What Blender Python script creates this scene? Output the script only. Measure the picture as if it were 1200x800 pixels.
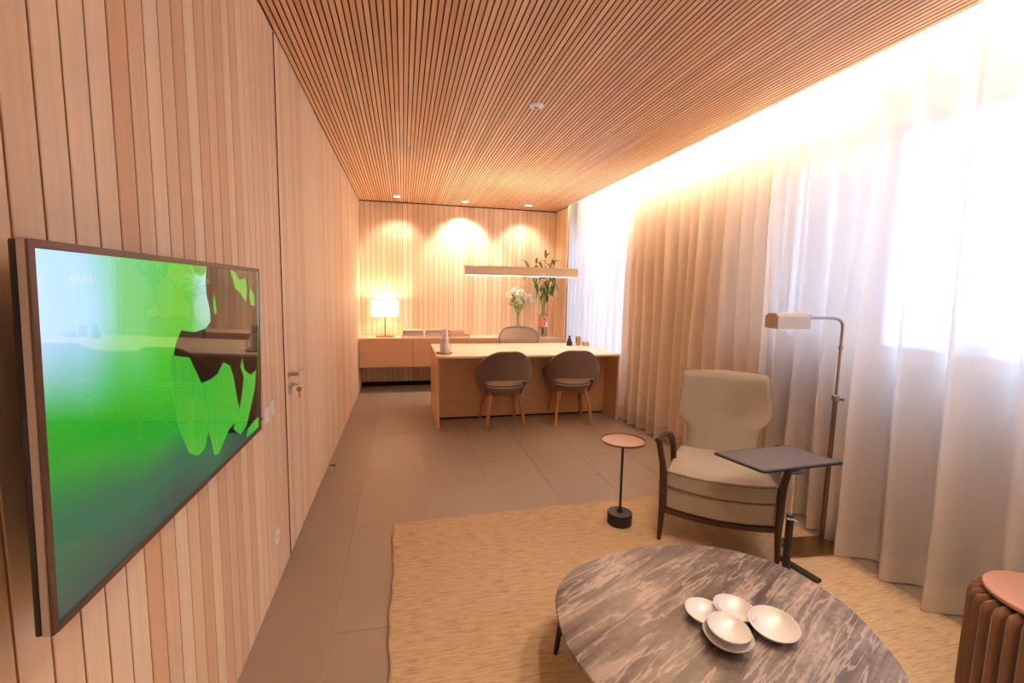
import bpy, bmesh, math, random
from mathutils import Vector, Matrix
random.seed(7)
S = bpy.context.scene
COL = S.collection
PI = math.pi
for o in list(bpy.data.objects): bpy.data.objects.remove(o)

# ------------------------------------------------------------------ camera
cam_d = bpy.data.cameras.new('camera'); cam = bpy.data.objects.new('camera', cam_d); COL.objects.link(cam)
YAW, PITCH, ROLL = 0.2325, -0.1111, 0.0208
cam_d.sensor_width = 36.0; cam_d.lens = 540.57 / 1200 * 36.0
cam_d.clip_start = 0.02; cam_d.clip_end = 200
_f = Vector((math.sin(YAW)*math.cos(PITCH), math.cos(YAW)*math.cos(PITCH), math.sin(PITCH)))
_r = Vector((math.cos(YAW), -math.sin(YAW), 0)); _u = _r.cross(_f)
_r2 = math.cos(ROLL)*_r + math.sin(ROLL)*_u; _u2 = -math.sin(ROLL)*_r + math.cos(ROLL)*_u
_m = Matrix((_r2, _u2, -_f)).transposed().to_4x4(); _m.translation = (0.5925, 0, 1.4309)
cam.matrix_world = _m
S.camera = cam

# ------------------------------------------------------------------ world, exposure, light levels
S.view_settings.view_transform = 'Standard'; S.view_settings.look = 'None'
S.view_settings.gamma = 1.0; S.view_settings.use_curve_mapping = False
S.view_settings.exposure = 1.65
EV = 2**1.65                  # things that glow by themselves are set relative to the exposure
S.cycles.diffuse_bounces = 8; S.cycles.transparent_max_bounces = 16; S.cycles.use_denoising = True
SKY_STRENGTH = 4.1
COVE_STRENGTH = 92.0
WARM = (1.0, 0.75, 0.53)
SPOT_W = 25.0
W = bpy.data.worlds.new('overcast_sky'); S.world = W; W.use_nodes = True
nt = W.node_tree; nt.nodes.clear()
tc = nt.nodes.new('ShaderNodeTexCoord'); sp = nt.nodes.new('ShaderNodeSeparateXYZ')
rmp = nt.nodes.new('ShaderNodeValToRGB'); bg = nt.nodes.new('ShaderNodeBackground'); ow = nt.nodes.new('ShaderNodeOutputWorld')
rmp.color_ramp.elements[0].position = 0.42; rmp.color_ramp.elements[0].color = (0.34, 0.36, 0.42, 1)
rmp.color_ramp.elements[1].position = 0.55; rmp.color_ramp.elements[1].color = (0.47, 0.66, 1.0, 1)
mp = nt.nodes.new('ShaderNodeMapRange'); mp.inputs[1].default_value = -1; mp.inputs[2].default_value = 1
nt.links.new(tc.outputs['Generated'], sp.inputs[0]); nt.links.new(sp.outputs[2], mp.inputs[0])
nt.links.new(mp.outputs[0], rmp.inputs[0]); nt.links.new(rmp.outputs[0], bg.inputs[0])
bg.inputs[1].default_value = SKY_STRENGTH; nt.links.new(bg.outputs[0], ow.inputs[0])

# room: x from the panelled wall (0) to the window wall, y into the room, z up
D, H, XC, XW = 6.909, 2.634, 2.89, 3.36
Y0, Y1 = -1.7, 7.25          # wall behind the camera, end of the curtain pocket

# ------------------------------------------------------------------ helpers
class MB:
    def __init__(s): s.v = []; s.f = []
    def add(s, vs, fs):
        n = len(s.v); s.v += [tuple(p) for p in vs]; s.f += [tuple(i+n for i in f) for f in fs]; return s
    def box(s, x0, y0, z0, x1, y1, z1, M=None):
        vs = [Vector((x, y, z)) for x in (x0, x1) for y in (y0, y1) for z in (z0, z1)]
        if M: vs = [M @ v for v in vs]
        return s.add(vs, [(0,1,3,2),(4,6,7,5),(0,4,5,1),(2,3,7,6),(0,2,6,4),(1,5,7,3)])
    def tube(s, pts, rad, n=12, cap=True, flat=1.0, up=None):
        pts = [Vector(p) for p in pts]; k = len(pts)
        if not hasattr(rad, '__len__'): rad = [rad]*k
        vs = []; ref = Vector(up) if up else None
        for i, p in enumerate(pts):
            t = (pts[min(i+1, k-1)] - pts[max(i-1, 0)]).normalized()
            if ref is None: ref = Vector((0, 0, 1)) if abs(t.z) < .9 else Vector((0, 1, 0))
            a = t.cross(ref)
            if a.length < 1e-6: a = t.orthogonal()
            a.normalize(); b = a.cross(t).normalized()
            if not up: ref = b
            for j in range(n):
                q = 2*PI*j/n; vs.append(p + a*math.cos(q)*rad[i] + b*math.sin(q)*rad[i]*flat)
        fs = [(i*n+j, i*n+(j+1) % n, (i+1)*n+(j+1) % n, (i+1)*n+j) for i in range(k-1) for j in range(n)]
        if cap: fs += [tuple(range(n))[::-1], tuple((k-1)*n+j for j in range(n))]
        return s.add(vs, fs)
    def lathe(s, prof, c=(0, 0, 0), n=32, M=None):
        vs = []; fs = []; k = len(prof)
        for r, z in prof:
            for j in range(n):
                q = 2*PI*j/n; v = Vector((c[0]+r*math.cos(q), c[1]+r*math.sin(q), c[2]+z)); vs.append(M @ v if M else v)
        for i in range(k-1):
            for j in range(n): fs.append((i*n+j, i*n+(j+1) % n, (i+1)*n+(j+1) % n, (i+1)*n+j))
        if prof[0][0] > 1e-5: fs.append(tuple(range(n))[::-1])
        if prof[-1][0] > 1e-5: fs.append(tuple((k-1)*n+j for j in range(n)))
        return s.add(vs, fs)
    def prism(s, outline, z0, z1):
        n = len(outline)
        vs = [(x, y, z0) for x, y in outline] + [(x, y, z1) for x, y in outline]
        return s.add(vs, [tuple(range(n))[::-1], tuple(range(n, 2*n))] + [(i, (i+1) % n, n+(i+1) % n, n+i) for i in range(n)])
    def grid(s, fn, nu, nv, closed_u=False):
        vs = [fn(i/nu, j/nv) for j in range(nv+1) for i in range(nu + (0 if closed_u else 1))]
        w = nu if closed_u else nu+1
        return s.add(vs, [(j*w+i, j*w+(i+1) % w, (j+1)*w+(i+1) % w, (j+1)*w+i) for j in range(nv) for i in range(nu)])
    def mesh(s, name, mat, smooth=False, weld=True):
        me = bpy.data.meshes.new(name); me.from_pydata(s.v, [], s.f)
        b = bmesh.new(); b.from_mesh(me)
        if weld: bmesh.ops.remove_doubles(b, verts=b.verts, dist=1e-6)
        bmesh.ops.recalc_face_normals(b, faces=b.faces)
        if smooth:
            for f in b.faces: f.smooth = True
            for e in b.edges:
                if len(e.link_faces) == 2 and e.calc_face_angle(0) > math.radians(42): e.smooth = False
        b.to_mesh(me); b.free(); me.materials.append(mat); return me
    def build(s, name, mat, parent=None, smooth=False, bevel=0, seg=2, sub=0, solid=0, loc=None, rot=None, color=None):
        o = bpy.data.objects.new(name, s.mesh(name, mat, smooth)); COL.objects.link(o)
        if parent: o.parent = parent
        if loc: o.location = loc
        if rot: o.rotation_euler = rot
        if solid: m = o.modifiers.new('solid', 'SOLIDIFY'); m.thickness = solid; m.offset = 0
        if bevel:
            m = o.modifiers.new('bevel', 'BEVEL'); m.width = bevel; m.segments = seg; m.limit_method = 'ANGLE'; m.angle_limit = math.radians(40)
            m.harden_normals = False
        if sub: m = o.modifiers.new('sub', 'SUBSURF'); m.levels = sub; m.render_levels = sub
        if color: o.color = (*color, 1)
        return o

def tag(o, label=None, cat=None, group=None, kind=None):
    if label: o['label'] = label
    if cat: o['category'] = cat
    if group: o['group'] = group
    if kind: o['kind'] = kind
    return o
def thing(name, label, cat, loc=(0, 0, 0), rz=0, group=None):
    o = bpy.data.objects.new(name, None); COL.objects.link(o); o.location = loc; o.rotation_euler = (0, 0, rz)
    o.empty_display_size = .1
    return tag(o, label, cat, group)
def link_mesh(name, me, parent, loc=(0, 0, 0), rot=(0, 0, 0), scale=None, color=None):
    o = bpy.data.objects.new(name, me); COL.objects.link(o); o.parent = parent
    o.location = loc; o.rotation_euler = rot
    if scale: o.scale = scale
    if color: o.color = (*color, 1)
    return o
def copy_tree(o, parent=None):
    c = o.copy(); COL.objects.link(c); c.parent = parent
    for ch in list(o.children): copy_tree(ch, c)
    return c
def smoothpath(pts, n=6):
    P = [Vector(p) for p in pts]; out = []
    for i in range(len(P)-1):
        a, b, c, d = P[max(i-1, 0)], P[i], P[i+1], P[min(i+2, len(P)-1)]
        for k in range(n):
            t = k/n; out.append(.5*((2*b)+(c-a)*t+(2*a-5*b+4*c-d)*t*t+(3*b-a-3*c+d)*t**3))
    out.append(P[-1]); return out
def closedpath(pts, n=6):
    P = [Vector((*p, 0)) for p in pts]; k = len(P); out = []
    for i in range(k):
        a, b, c, d = P[i-1], P[i], P[(i+1) % k], P[(i+2) % k]
        for j in range(n):
            t = j/n; q = .5*((2*b)+(c-a)*t+(2*a-5*b+4*c-d)*t*t+(3*b-a-3*c+d)*t**3); out.append((q.x, q.y))
    return out

# ------------------------------------------------------------------ materials
def new_mat(name):
    m = bpy.data.materials.new(name); m.use_nodes = True; t = m.node_tree
    return m, t, t.nodes['Principled BSDF'], t.nodes['Material Output']
def N(t, k, **kw):
    n = t.nodes.new(k)
    for a, b in kw.items(): setattr(n, a, b)
    return n
def plain(name, c, rough=.5, metal=0, noise=0, scale=30, bump=0, sheen=0, coat=0, spec=None, stretch=(1, 1, 1)):
    m, t, b, o = new_mat(name)
    b.inputs['Base Color'].default_value = (*c, 1); b.inputs['Roughness'].default_value = rough; b.inputs['Metallic'].default_value = metal
    if sheen: b.inputs['Sheen Weight'].default_value = sheen; b.inputs['Sheen Roughness'].default_value = .4
    if coat: b.inputs['Coat Weight'].default_value = coat; b.inputs['Coat Roughness'].default_value = .1
    if spec is not None: b.inputs['Specular IOR Level'].default_value = spec
    if noise or bump:
        tc = N(t, 'ShaderNodeTexCoord'); mp = N(t, 'ShaderNodeMapping'); mp.inputs['Scale'].default_value = stretch
        nz = N(t, 'ShaderNodeTexNoise'); nz.inputs['Scale'].default_value = scale; nz.inputs['Detail'].default_value = 5
        t.links.new(tc.outputs['Object'], mp.inputs[0]); t.links.new(mp.outputs[0], nz.inputs['Vector'])
        if noise:
            mx = N(t, 'ShaderNodeMix', data_type='RGBA'); mx.inputs[6].default_value = (*[x*(1-noise) for x in c], 1)
            mx.inputs[7].default_value = (*[min(1, x*(1+noise)) for x in c], 1)
            t.links.new(nz.outputs[0], mx.inputs[0]); t.links.new(mx.outputs[2], b.inputs['Base Color'])
        if bump:
            bp = N(t, 'ShaderNodeBump'); bp.inputs['Strength'].default_value = bump; bp.inputs['Distance'].default_value = .002
            t.links.new(nz.outputs[0], bp.inputs['Height']); t.links.new(bp.outputs[0], b.inputs['Normal'])
    return m
def wood(name, c, axis='Z', dark=.74, rough=.42, scale=1.0, use_obj=False):
    """straight-grained veneer; grain runs along the axis, each board offset by its own random number"""
    m, t, b, o = new_mat(name); L = t.links.new
    tc = N(t, 'ShaderNodeTexCoord'); oi = N(t, 'ShaderNodeObjectInfo')
    ml = N(t, 'ShaderNodeMath', operation='MULTIPLY'); ml.inputs[1].default_value = 37.0; L(oi.outputs['Random'], ml.inputs[0])
    ad = N(t, 'ShaderNodeVectorMath', operation='ADD'); L(tc.outputs['Object'], ad.inputs[0]); L(ml.outputs[0], ad.inputs[1])
    st = {'X': (1.2, 30, 30), 'Y': (30, 1.2, 30), 'Z': (30, 30, 1.2)}[axis]
    mp = N(t, 'ShaderNodeMapping'); mp.inputs['Scale'].default_value = [x*scale for x in st]; L(ad.outputs[0], mp.inputs[0])
    n1 = N(t, 'ShaderNodeTexNoise'); n1.inputs['Scale'].default_value = 2.2; n1.inputs['Detail'].default_value = 6; n1.inputs['Distortion'].default_value = .3; L(mp.outputs[0], n1.inputs['Vector'])
    n2 = N(t, 'ShaderNodeTexNoise'); n2.inputs['Scale'].default_value = .55; n2.inputs['Detail'].default_value = 2; L(mp.outputs[0], n2.inputs['Vector'])
    av = N(t, 'ShaderNodeMath', operation='ADD'); L(n1.outputs[0], av.inputs[0]); L(n2.outputs[0], av.inputs[1])
    mr = N(t, 'ShaderNodeMapRange'); mr.inputs[1].default_value = .7; mr.inputs[2].default_value = 1.3; L(av.outputs[0], mr.inputs[0])
    mx = N(t, 'ShaderNodeMix', data_type='RGBA')
    mx.inputs[6].default_value = (c[0]*dark**.6, c[1]*dark, c[2]*dark**1.3, 1); mx.inputs[7].default_value = (*[min(1, x*1.06) for x in c], 1)
    L(mr.outputs[0], mx.inputs[0]); out = mx.outputs[2]
    if use_obj:
        m2 = N(t, 'ShaderNodeMix', data_type='RGBA', blend_type='MULTIPLY'); m2.inputs[0].default_value = 1
        L(out, m2.inputs[6]); L(oi.outputs['Color'], m2.inputs[7]); out = m2.outputs[2]
    L(out, b.inputs['Base Color']); b.inputs['Roughness'].default_value = rough
    bp = N(t, 'ShaderNodeBump'); bp.inputs['Strength'].default_value = .12; bp.inputs['Distance'].default_value = .001
    L(n1.outputs[0], bp.inputs['Height']); L(bp.outputs[0], b.inputs['Normal'])
    return m
def emit(name, c, s):
    m, t, b, o = new_mat(name); b.inputs['Base Color'].default_value = (*c, 1)
    b.inputs['Emission Color'].default_value = (*c, 1); b.inputs['Emission Strength'].default_value = s; return m
def thin_glass(name, tint=(1, 1, 1), gl=.06):
    m, t, b, o = new_mat(name); t.nodes.remove(b)
    tr = N(t, 'ShaderNodeBsdfTransparent'); tr.inputs[0].default_value = (*tint, 1)
    g = N(t, 'ShaderNodeBsdfGlossy'); g.inputs['Roughness'].default_value = .02
    lw = N(t, 'ShaderNodeLayerWeight'); lw.inputs[0].default_value = .25
    ma = N(t, 'ShaderNodeMath', operation='MULTIPLY_ADD'); ma.inputs[1].default_value = .5; ma.inputs[2].default_value = gl
    mx = N(t, 'ShaderNodeMixShader'); t.links.new(lw.outputs['Fresnel'], ma.inputs[0]); t.links.new(ma.outputs[0], mx.inputs[0])
    t.links.new(tr.outputs[0], mx.inputs[1]); t.links.new(g.outputs[0], mx.inputs[2]); t.links.new(mx.outputs[0], o.inputs[0]); return m
def sheer(name, c, see, trans=.55):
    """woven voile: some straight-through light between threads, the rest diffused both ways"""
    m, t, b, o = new_mat(name); t.nodes.remove(b); L = t.links.new
    tr = N(t, 'ShaderNodeBsdfTransparent'); d = N(t, 'ShaderNodeBsdfDiffuse'); l = N(t, 'ShaderNodeBsdfTranslucent')
    d.inputs[0].default_value = (*c, 1); l.inputs[0].default_value = (*c, 1)
    m1 = N(t, 'ShaderNodeMixShader'); m1.inputs[0].default_value = trans; L(d.outputs[0], m1.inputs[1]); L(l.outputs[0], m1.inputs[2])
    tc = N(t, 'ShaderNodeTexCoord'); mp = N(t, 'ShaderNodeMapping'); mp.inputs['Scale'].default_value = (60, 60, 3)
    nz = N(t, 'ShaderNodeTexNoise'); nz.inputs['Scale'].default_value = 8; L(tc.outputs['Object'], mp.inputs[0]); L(mp.outputs[0], nz.inputs['Vector'])
    mr = N(t, 'ShaderNodeMapRange'); mr.inputs[3].default_value = 1-see-.05; mr.inputs[4].default_value = 1-see+.05; L(nz.outputs[0], mr.inputs[0])
    m2 = N(t, 'ShaderNodeMixShader'); L(mr.outputs[0], m2.inputs[0]); L(tr.outputs[0], m2.inputs[1]); L(m1.outputs[0], m2.inputs[2]); L(m2.outputs[0], o.inputs[0])
    return m

M_plank = wood('cedar_plank', (0.88, 0.765, 0.625), 'Z', .94, .5, use_obj=True)
M_slat = wood('ceiling_slat_wood', (0.86, 0.58, 0.36), 'Y', .84, .5, use_obj=True)
M_backing = plain('brown_joint_backing', (0.32, 0.15, 0.065), .9)
M_edge = plain('brown_board_edge', (0.50, 0.27, 0.13), .8)  # board sides, browner than the room face
M_black = plain('black_acoustic_felt', (0.012, 0.009, 0.008), .95)
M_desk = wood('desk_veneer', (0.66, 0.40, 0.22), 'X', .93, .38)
M_desktop = wood('lit_desk_top_veneer', (0.88, 0.78, 0.62), 'X', .95, .30)  # paled so the colour carries part of the pendant's light on the top
M_cred = wood('credenza_veneer', (0.66, 0.41, 0.25), 'X', .92, .4)
M_credtop = wood('credenza_top_veneer', (0.74, 0.52, 0.37), 'X', .92, .35)
M_leg = wood('walnut_leg_wood', (0.52, 0.23, 0.085), 'Z', .8, .35)
M_dark = wood('dark_stained_wood', (0.055, 0.022, 0.014), 'Z', .6, .3)
M_plaster = plain('white_plaster', (0.80, 0.78, 0.74), .8)
M_wallgrey = plain('window_wall_paint', (0.34, 0.27, 0.21), .8)
M_voile = sheer('linen_voile', (0.84, 0.78, 0.72), .11, .55)
M_voile2 = sheer('dense_linen_voile', (0.94, 0.84, 0.73), .04, .25)
M_white = plain('white_plastic', (0.93, 0.94, 0.96), .35)
M_steel = plain('brushed_steel', (0.62, 0.58, 0.54), .28, 1)
M_chrome = plain('chrome', (0.75, 0.73, 0.70), .12, 1)
M_nickel = plain('dark_nickel', (0.34, 0.29, 0.28), .25, .9)
M_blackmetal = plain('black_powder_coated_metal', (0.016, 0.014, 0.014), .42)
M_frame_alu = plain('window_aluminium', (0.72, 0.74, 0.78), .4, .3)
M_glass = thin_glass('window_glass')
M_vase = thin_glass('vase_glass', (.93, .95, .93), .12)

# ------------------------------------------------------------------ structure: floor of stone tiles
def stone(name):
    m, t, b, o = new_mat(name); L = t.links.new
    tc = N(t, 'ShaderNodeTexCoord'); n1 = N(t, 'ShaderNodeTexNoise'); n1.inputs['Scale'].default_value = 160; n1.inputs['Detail'].default_value = 3
    n2 = N(t, 'ShaderNodeTexNoise'); n2.inputs['Scale'].default_value = 2.3; n2.inputs['Detail'].default_value = 4
    L(tc.outputs['Object'], n1.inputs['Vector']); L(tc.outputs['Object'], n2.inputs['Vector'])
    oi = N(t, 'ShaderNodeObjectInfo')
    mx = N(t, 'ShaderNodeMix', data_type='RGBA'); mx.inputs[6].default_value = (0.28, 0.215, 0.168, 1); mx.inputs[7].default_value = (0.42, 0.335, 0.27, 1)
    a = N(t, 'ShaderNodeMath', operation='MULTIPLY_ADD'); a.inputs[1].default_value = .4; L(n1.outputs[0], a.inputs[0])
    a2 = N(t, 'ShaderNodeMath', operation='MULTIPLY_ADD'); a2.inputs[1].default_value = .25; L(n2.outputs[0], a2.inputs[0])
    a3 = N(t, 'ShaderNodeMath', operation='MULTIPLY'); a3.inputs[1].default_value = .15; L(oi.outputs['Random'], a3.inputs[0])
    L(a3.outputs[0], a2.inputs[2]); L(a2.outputs[0], a.inputs[2]); L(a.outputs[0], mx.inputs[0]); L(mx.outputs[2], b.inputs['Base Color'])
    b.inputs['Roughness'].default_value = .38
    bp = N(t, 'ShaderNodeBump'); bp.inputs['Strength'].default_value = .12; bp.inputs['Distance'].default_value = .001; L(n1.outputs[0], bp.inputs['Height']); L(bp.outputs[0], b.inputs['Normal'])
    return m
M_stone = stone('honed_basalt'); M_grout = plain('pale_grout', (0.46, 0.37, 0.29), .9)
floor = MB().box(-.1, Y0-.1, -.12, XW+.25, Y1+.1, -.003).build('floor', M_grout); tag(floor, kind='structure')
xs = [-.02, .295, .745, 1.195, 1.645, 2.095, 2.545, 2.995, XW]
for i in range(len(xs)-1):
    off = (0.0, .45)[i % 2]; y = Y0 + .35 - off - .9 + .08
    while y < Y1:
        a, b = max(y, Y0), min(y+.9, Y1)
        if b - a > .02:
            MB().box(xs[i]+.001, a+.001, -.02, xs[i+1]-.001, b-.001, 0).build('floor_tile', M_stone, floor, bevel=.0008, seg=1)
        y += .9

# ------------------------------------------------------------------ walls
def plank_color(v, warm=0):
    r = random.Random(v).random()
    return r
def tone(t):     # 0 darker and redder .. 1 pale
    return (0.80+.20*t, 0.64+.36*t, 0.52+.48*t)
P = .0731
plank_me = MB().box(0, 0, 0, .012, P-.0016, H-.012).mesh('plank', M_plank)
def bevelled_plank(w, h, t=.012, c=.0015, name='plank'):
    # 4-vertex footprint with small chamfers on the room side
    fp = [(0, 0), (0, w), (t-c, w), (t, w-c), (t, c), (t-c, 0)]
    me = MB().prism(fp, 0, h).mesh(name, M_plank); me.materials.append(M_edge)
    for p in me.polygons:
        if abs(p.normal.y) > .95: p.material_index = 1
    return me
plank_me = bevelled_plank(P-.0055, H-.012)
wall_left = MB().box(-.12, Y0-.1, -.05, -.012, Y1, H+.25).build('wall_left', M_backing); tag(wall_left, kind='structure')
known = {.969: .75, 1.042: .8, 1.115: .85, 1.188: .05, 1.262: .4, 1.335: .9, 1.408: .5, 1.481: .1, 1.554: .85, 1.627: .15, 1.70: .45, 1.774: .2, 1.847: .8, 1.92: .25, 1.993: .85, 2.066: .75, 2.139: .6, 2.212: .7, 2.285: .45, 2.358: .7, 2.431: .3}
y = .969 - P*36; rnd = random.Random(5); i = 0
DOOR0, DOOR1 = 2.531, 3.585
door = tag(bpy.data.objects.new('door_1', None), kind='structure'); COL.objects.link(door); door.location = (0, DOOR0, 0)
MB().box(-.04, .012, .006, -.0125, DOOR1-DOOR0-.004, H-.012).build('leaf_core', M_backing, door)
MB().box(-.012, -.0012, .006, .0015, .0036, H-.014).build('edge_shade', plain('door_edge_shade', (0.13, 0.055, 0.025), .8), door)  # dark strip paints the shade in the door joint, likewise at the far edge
MB().box(-.012, DOOR1-DOOR0-.003, .006, -.0015, DOOR1-DOOR0-.001, H-.014).build('edge_shade', bpy.data.materials['door_edge_shade'], door)
while y < D - .01:
    w = min(P, D-.002-y)
    t = .55 + .42*(rnd.random()-.4)
    if rnd.random() < .2: t -= .35
    for k, v in known.items():
        if abs(k-y) < .01: t = v
    if y + w > DOOR0-.05 and y < DOOR1-.03:
        t = .75 + .2*rnd.random() if rnd.random() < .7 else .45
    if abs(y-2.504) < .02:      # narrow jamb board, then the shadow joint of the flush door
        link_mesh('plank', plank_me, wall_left, (-.012, y, 0), scale=(1, (DOOR0-.012-y)/P, 1), color=tone(.35)); y = DOOR0; continue
    if y >= DOOR0 - .001 and y < DOOR1 - .05:
        link_mesh('plank', plank_me, door, (-.012, y-DOOR0+.004, .006), color=tone(t))
    else:
        link_mesh('plank', plank_me, wall_left, (-.012, y, 0), scale=(1, w/P, 1), color=tone(t))
    y += P
# lever handle and lock
lever = MB().tube([(0, .075, .965), (.045, .075, .965)], .009, 10).tube(smoothpath([(.045, .07, .965), (.047, .13, .966), (.05, .205, .968)], 3), .0085, 10).build('door_handle', M_steel, door, smooth=True)
MB().box(0, .062, .952, .008, .145, .978).build('handle_plate', M_steel, lever, bevel=.002)
lk = MB().box(0, .062, .862, .008, .082, .91).box(0, .062, .89, .012, .14, .91).build('lock', M_steel, door, bevel=.002)
MB().tube([(.012, .12, .90), (.035, .12, .90)], .004, 8).lathe([(.0, -.002), (.014, -.002), (.014, .002), (0, .002)], n=16, M=Matrix.Translation((.04, .125, .872)) @ Matrix.Rotation(PI/2, 4, 'X')).tube([(.04, .125, .862), (.041, .127, .825)], .003, 6).build('key', plain('brass_key', (0.55, 0.38, 0.2), .3, 1), lk, smooth=True)

wall_back = MB().box(-.1, D+.012, -.05, XC+.02, D+.15, H+.25).build('wall_back', M_backing); tag(wall_back, kind='structure')
bp_me = MB().prism([(0, 0), (P-.0048, 0), (P-.0048, -.010), (P-.0068, -.012), (.002, -.012), (0, -.009)], 0, H-.012).mesh('plank', M_plank)
x = 0.001; k = 0; rnd = random.Random(11)
while x < XC - .02:
    w = min(P+.0003, XC-x-.001)
    t = .5+.5*(rnd.random()-.35)
    if rnd.random() < .18: t -= .3
    link_mesh('plank', bp_me, wall_back, (x, D+.012, 0), scale=(w/P, 1, 1), color=tone(t)); x += w
# return wall beside the curtain pocket
RET = 6.40
wall_ret = MB().box(XC+.012, RET, -.05, XC+.035, D+.15, H+.2).build('wall_right_return', M_backing); tag(wall_ret, kind='structure')
rp = MB().prism([(0, 0), (0, P-.002), (-.010, P-.002), (-.012, P-.004), (-.012, .002), (-.010, 0)], 0, H-.012).mesh('plank', M_plank)
y = RET
while y < D-.01:
    w = min(P, D-.001-y); link_mesh('plank', rp, wall_ret, (XC+.012, y, 0), scale=(1, w/P, 1), color=tone(.1+.35*rnd.random())); y += P
wf = MB().box(-.1, Y0-.1, -.05, XW+.2, Y0, H+.25).build('wall_front', M_plaster); tag(wf, kind='structure')

# window wall with two openings
WY0, WY1, WZ0, WZ1 = .15, 2.98, 1.10, 2.42
VY0, VY1, VZ0, VZ1 = 4.80, 7.05, .20, 2.42
wr = MB()
for a in [(Y0, WY0, -.05, 2.9), (WY0, WY1, -.05, WZ0), (WY0, WY1, WZ1, 2.9), (WY1, VY0, -.05, 2.9), (VY0, VY1, -.05, VZ0), (VY0, VY1, VZ1, 2.9), (VY1, Y1+.1, -.05, 2.9)]:
    wr.box(XW, a[0], a[2], XW+.2, a[1], a[3])
tag(wr.build('wall_right', M_wallgrey), kind='structure')
tag(MB().box(XC+.035, Y1, -.05, XW, Y1+.1, 2.9).build('wall_pocket_end', M_wallgrey), kind='structure')
def window(name, y0, y1, z0, z1, mull):
    w = bpy.data.objects.new(name, None); COL.objects.link(w); w.location = (XW+.1, (y0+y1)/2, z0); tag(w, kind='structure')
    oy = (y0+y1)/2; f = .045
    for a in ((y0, y1, z0, z0+f), (y0, y1, z1-f, z1), (y0, y0+f, z0+f, z1-f), (y1-f, y1, z0+f, z1-f)):
        MB().box(-.03, a[0]-oy, a[2]-z0, .03, a[1]-oy, a[3]-z0).build('window_frame', M_frame_alu, w, bevel=.003, seg=1)
    ys = [y0+f] + mull + [y1-f]
    for m_ in mull: MB().box(-.025, m_-.03-oy, f, .025, m_+.03-oy, z1-z0-f).build('mullion', M_frame_alu, w, bevel=.003, seg=1)
    for i in range(len(ys)-1):
        MB().box(-.003, ys[i]+.03-oy, f, .003, ys[i+1]-.03-oy, z1-z0-f).build('pane', M_glass, w)
    MB().box(-.14, y0-oy-.02, -.03, -.03, y1-oy+.02, -.001).build('window_sill', M_plaster, w, bevel=.003)
window('window_1', WY0, WY1, WZ0, WZ1, [1.22, 2.25])
window('window_2', VY0, VY1, VZ0, VZ1, [5.92])

# ------------------------------------------------------------------ slatted ceiling
ceiling = MB().box(-.1, Y0-.1, H+.03, XC+.0, D+.15, H+.2).build('ceiling', M_black); tag(ceiling, kind='structure')
SP = XC/101; rnd = random.Random(3)
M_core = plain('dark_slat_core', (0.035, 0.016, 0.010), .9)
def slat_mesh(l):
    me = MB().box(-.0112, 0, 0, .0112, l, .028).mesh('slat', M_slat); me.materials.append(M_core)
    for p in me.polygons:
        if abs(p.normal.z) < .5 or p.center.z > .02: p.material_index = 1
    return me
SL = {}
ys0 = Y0+.01; tot = D-.012-ys0
for i in range(101):
    xx = SP*(i+.5); L1 = [2.0, 2.9, 3.6, 4.4, 5.1, 5.9, 6.6][rnd.randrange(7)]
    for (a, l) in ((0, L1), (L1+.0008, tot-L1-.0008)):
        key = round(l, 3)
        if key not in SL: SL[key] = slat_mesh(l)
        t = rnd.random(); t = t if rnd.random() < .75 else t*.4
        link_mesh('slat', SL[key], ceiling, (xx, ys0+a, H), color=(.86+.18*t, .78+.28*t, .70+.42*t))
MB().box(.0, D-.012, H-.010, XC, D, H+.02).build('shadow_gap', M_black, ceiling)
# curtain pocket (light cove) above the drapes
pk = MB().box(XC+.0, Y0, 2.80, XW+.02, Y1, 2.9).box(XC-.004, Y0, H-.001, XC+.006, RET, 2.81).build('ceiling_cove', M_plaster); tag(pk, kind='structure')
cove = thing('led_strip', 'warm white linear light hidden in the ceiling slot above the curtains', 'light', (XC+.016, 0, 2.68))
MB().box(-.008, Y0+.1, -.012, .002, RET-.02, .012).build('led_profile', M_steel, cove)
MB().box(.002, Y0+.1, -.010, .006, RET-.02, .010).build('led_diffuser', emit('warm_led', WARM, COVE_STRENGTH), cove)

# ------------------------------------------------------------------ curtains
def curtain(name, label, crests_bot, crests_top, x0, amp, mat, zt=2.79, hem=.13):
    n = len(crests_bot)-1; NU = n*14; NV = 26; yref = crests_bot[0]
    jit = [random.Random(i*7+len(label)).uniform(.75, 1.2) for i in range(n+2)]
    xc_ = x0 if callable(x0) else (lambda y: x0)
    def pt(u, v, z=None, off=0):
        z = .012 + (zt-.012)*v if z is None else z
        vv = (z/zt); f = u*n; i = min(int(f), n-1); fr = f-i
        yb = crests_bot[i]*(1-fr)+crests_bot[i+1]*fr; yt = crests_top[i]*(1-fr)+crests_top[i+1]*fr
        yy = yb*(1-vv)+yt*vv
        c = math.cos(2*PI*fr); c = math.copysign(abs(c)**.75, c)
        a = amp*(1.40-.80*vv)*(jit[i]*(1-fr)+jit[i+1]*fr)
        w = .012*math.sin(5.1*yy+2*vv)+.006*math.sin(9*vv+4*yy)
        y2 = yy + .018*math.sin(2*PI*fr)*(1-vv)*.8
        return (xc_(yy) - a*c + w + off, y2, z)
    o = MB().grid(pt, NU, NV).build(name, mat, smooth=True, sub=1)
    tag(o, label, 'curtain', 'full height linen drapes along the window wall')
    MB().grid(lambda u, v: pt(u, v, .012+hem*v, -.0025), NU, 3).build('hem', M_hem, o, smooth=True, sub=1)
    return o
M_hem = sheer('curtain_hem_linen', (0.81, 0.73, 0.64), .03, .40)
c1b = [7.15 - .165*i for i in range(16)]; c1b = [y for y in c1b if y > 4.66]
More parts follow.
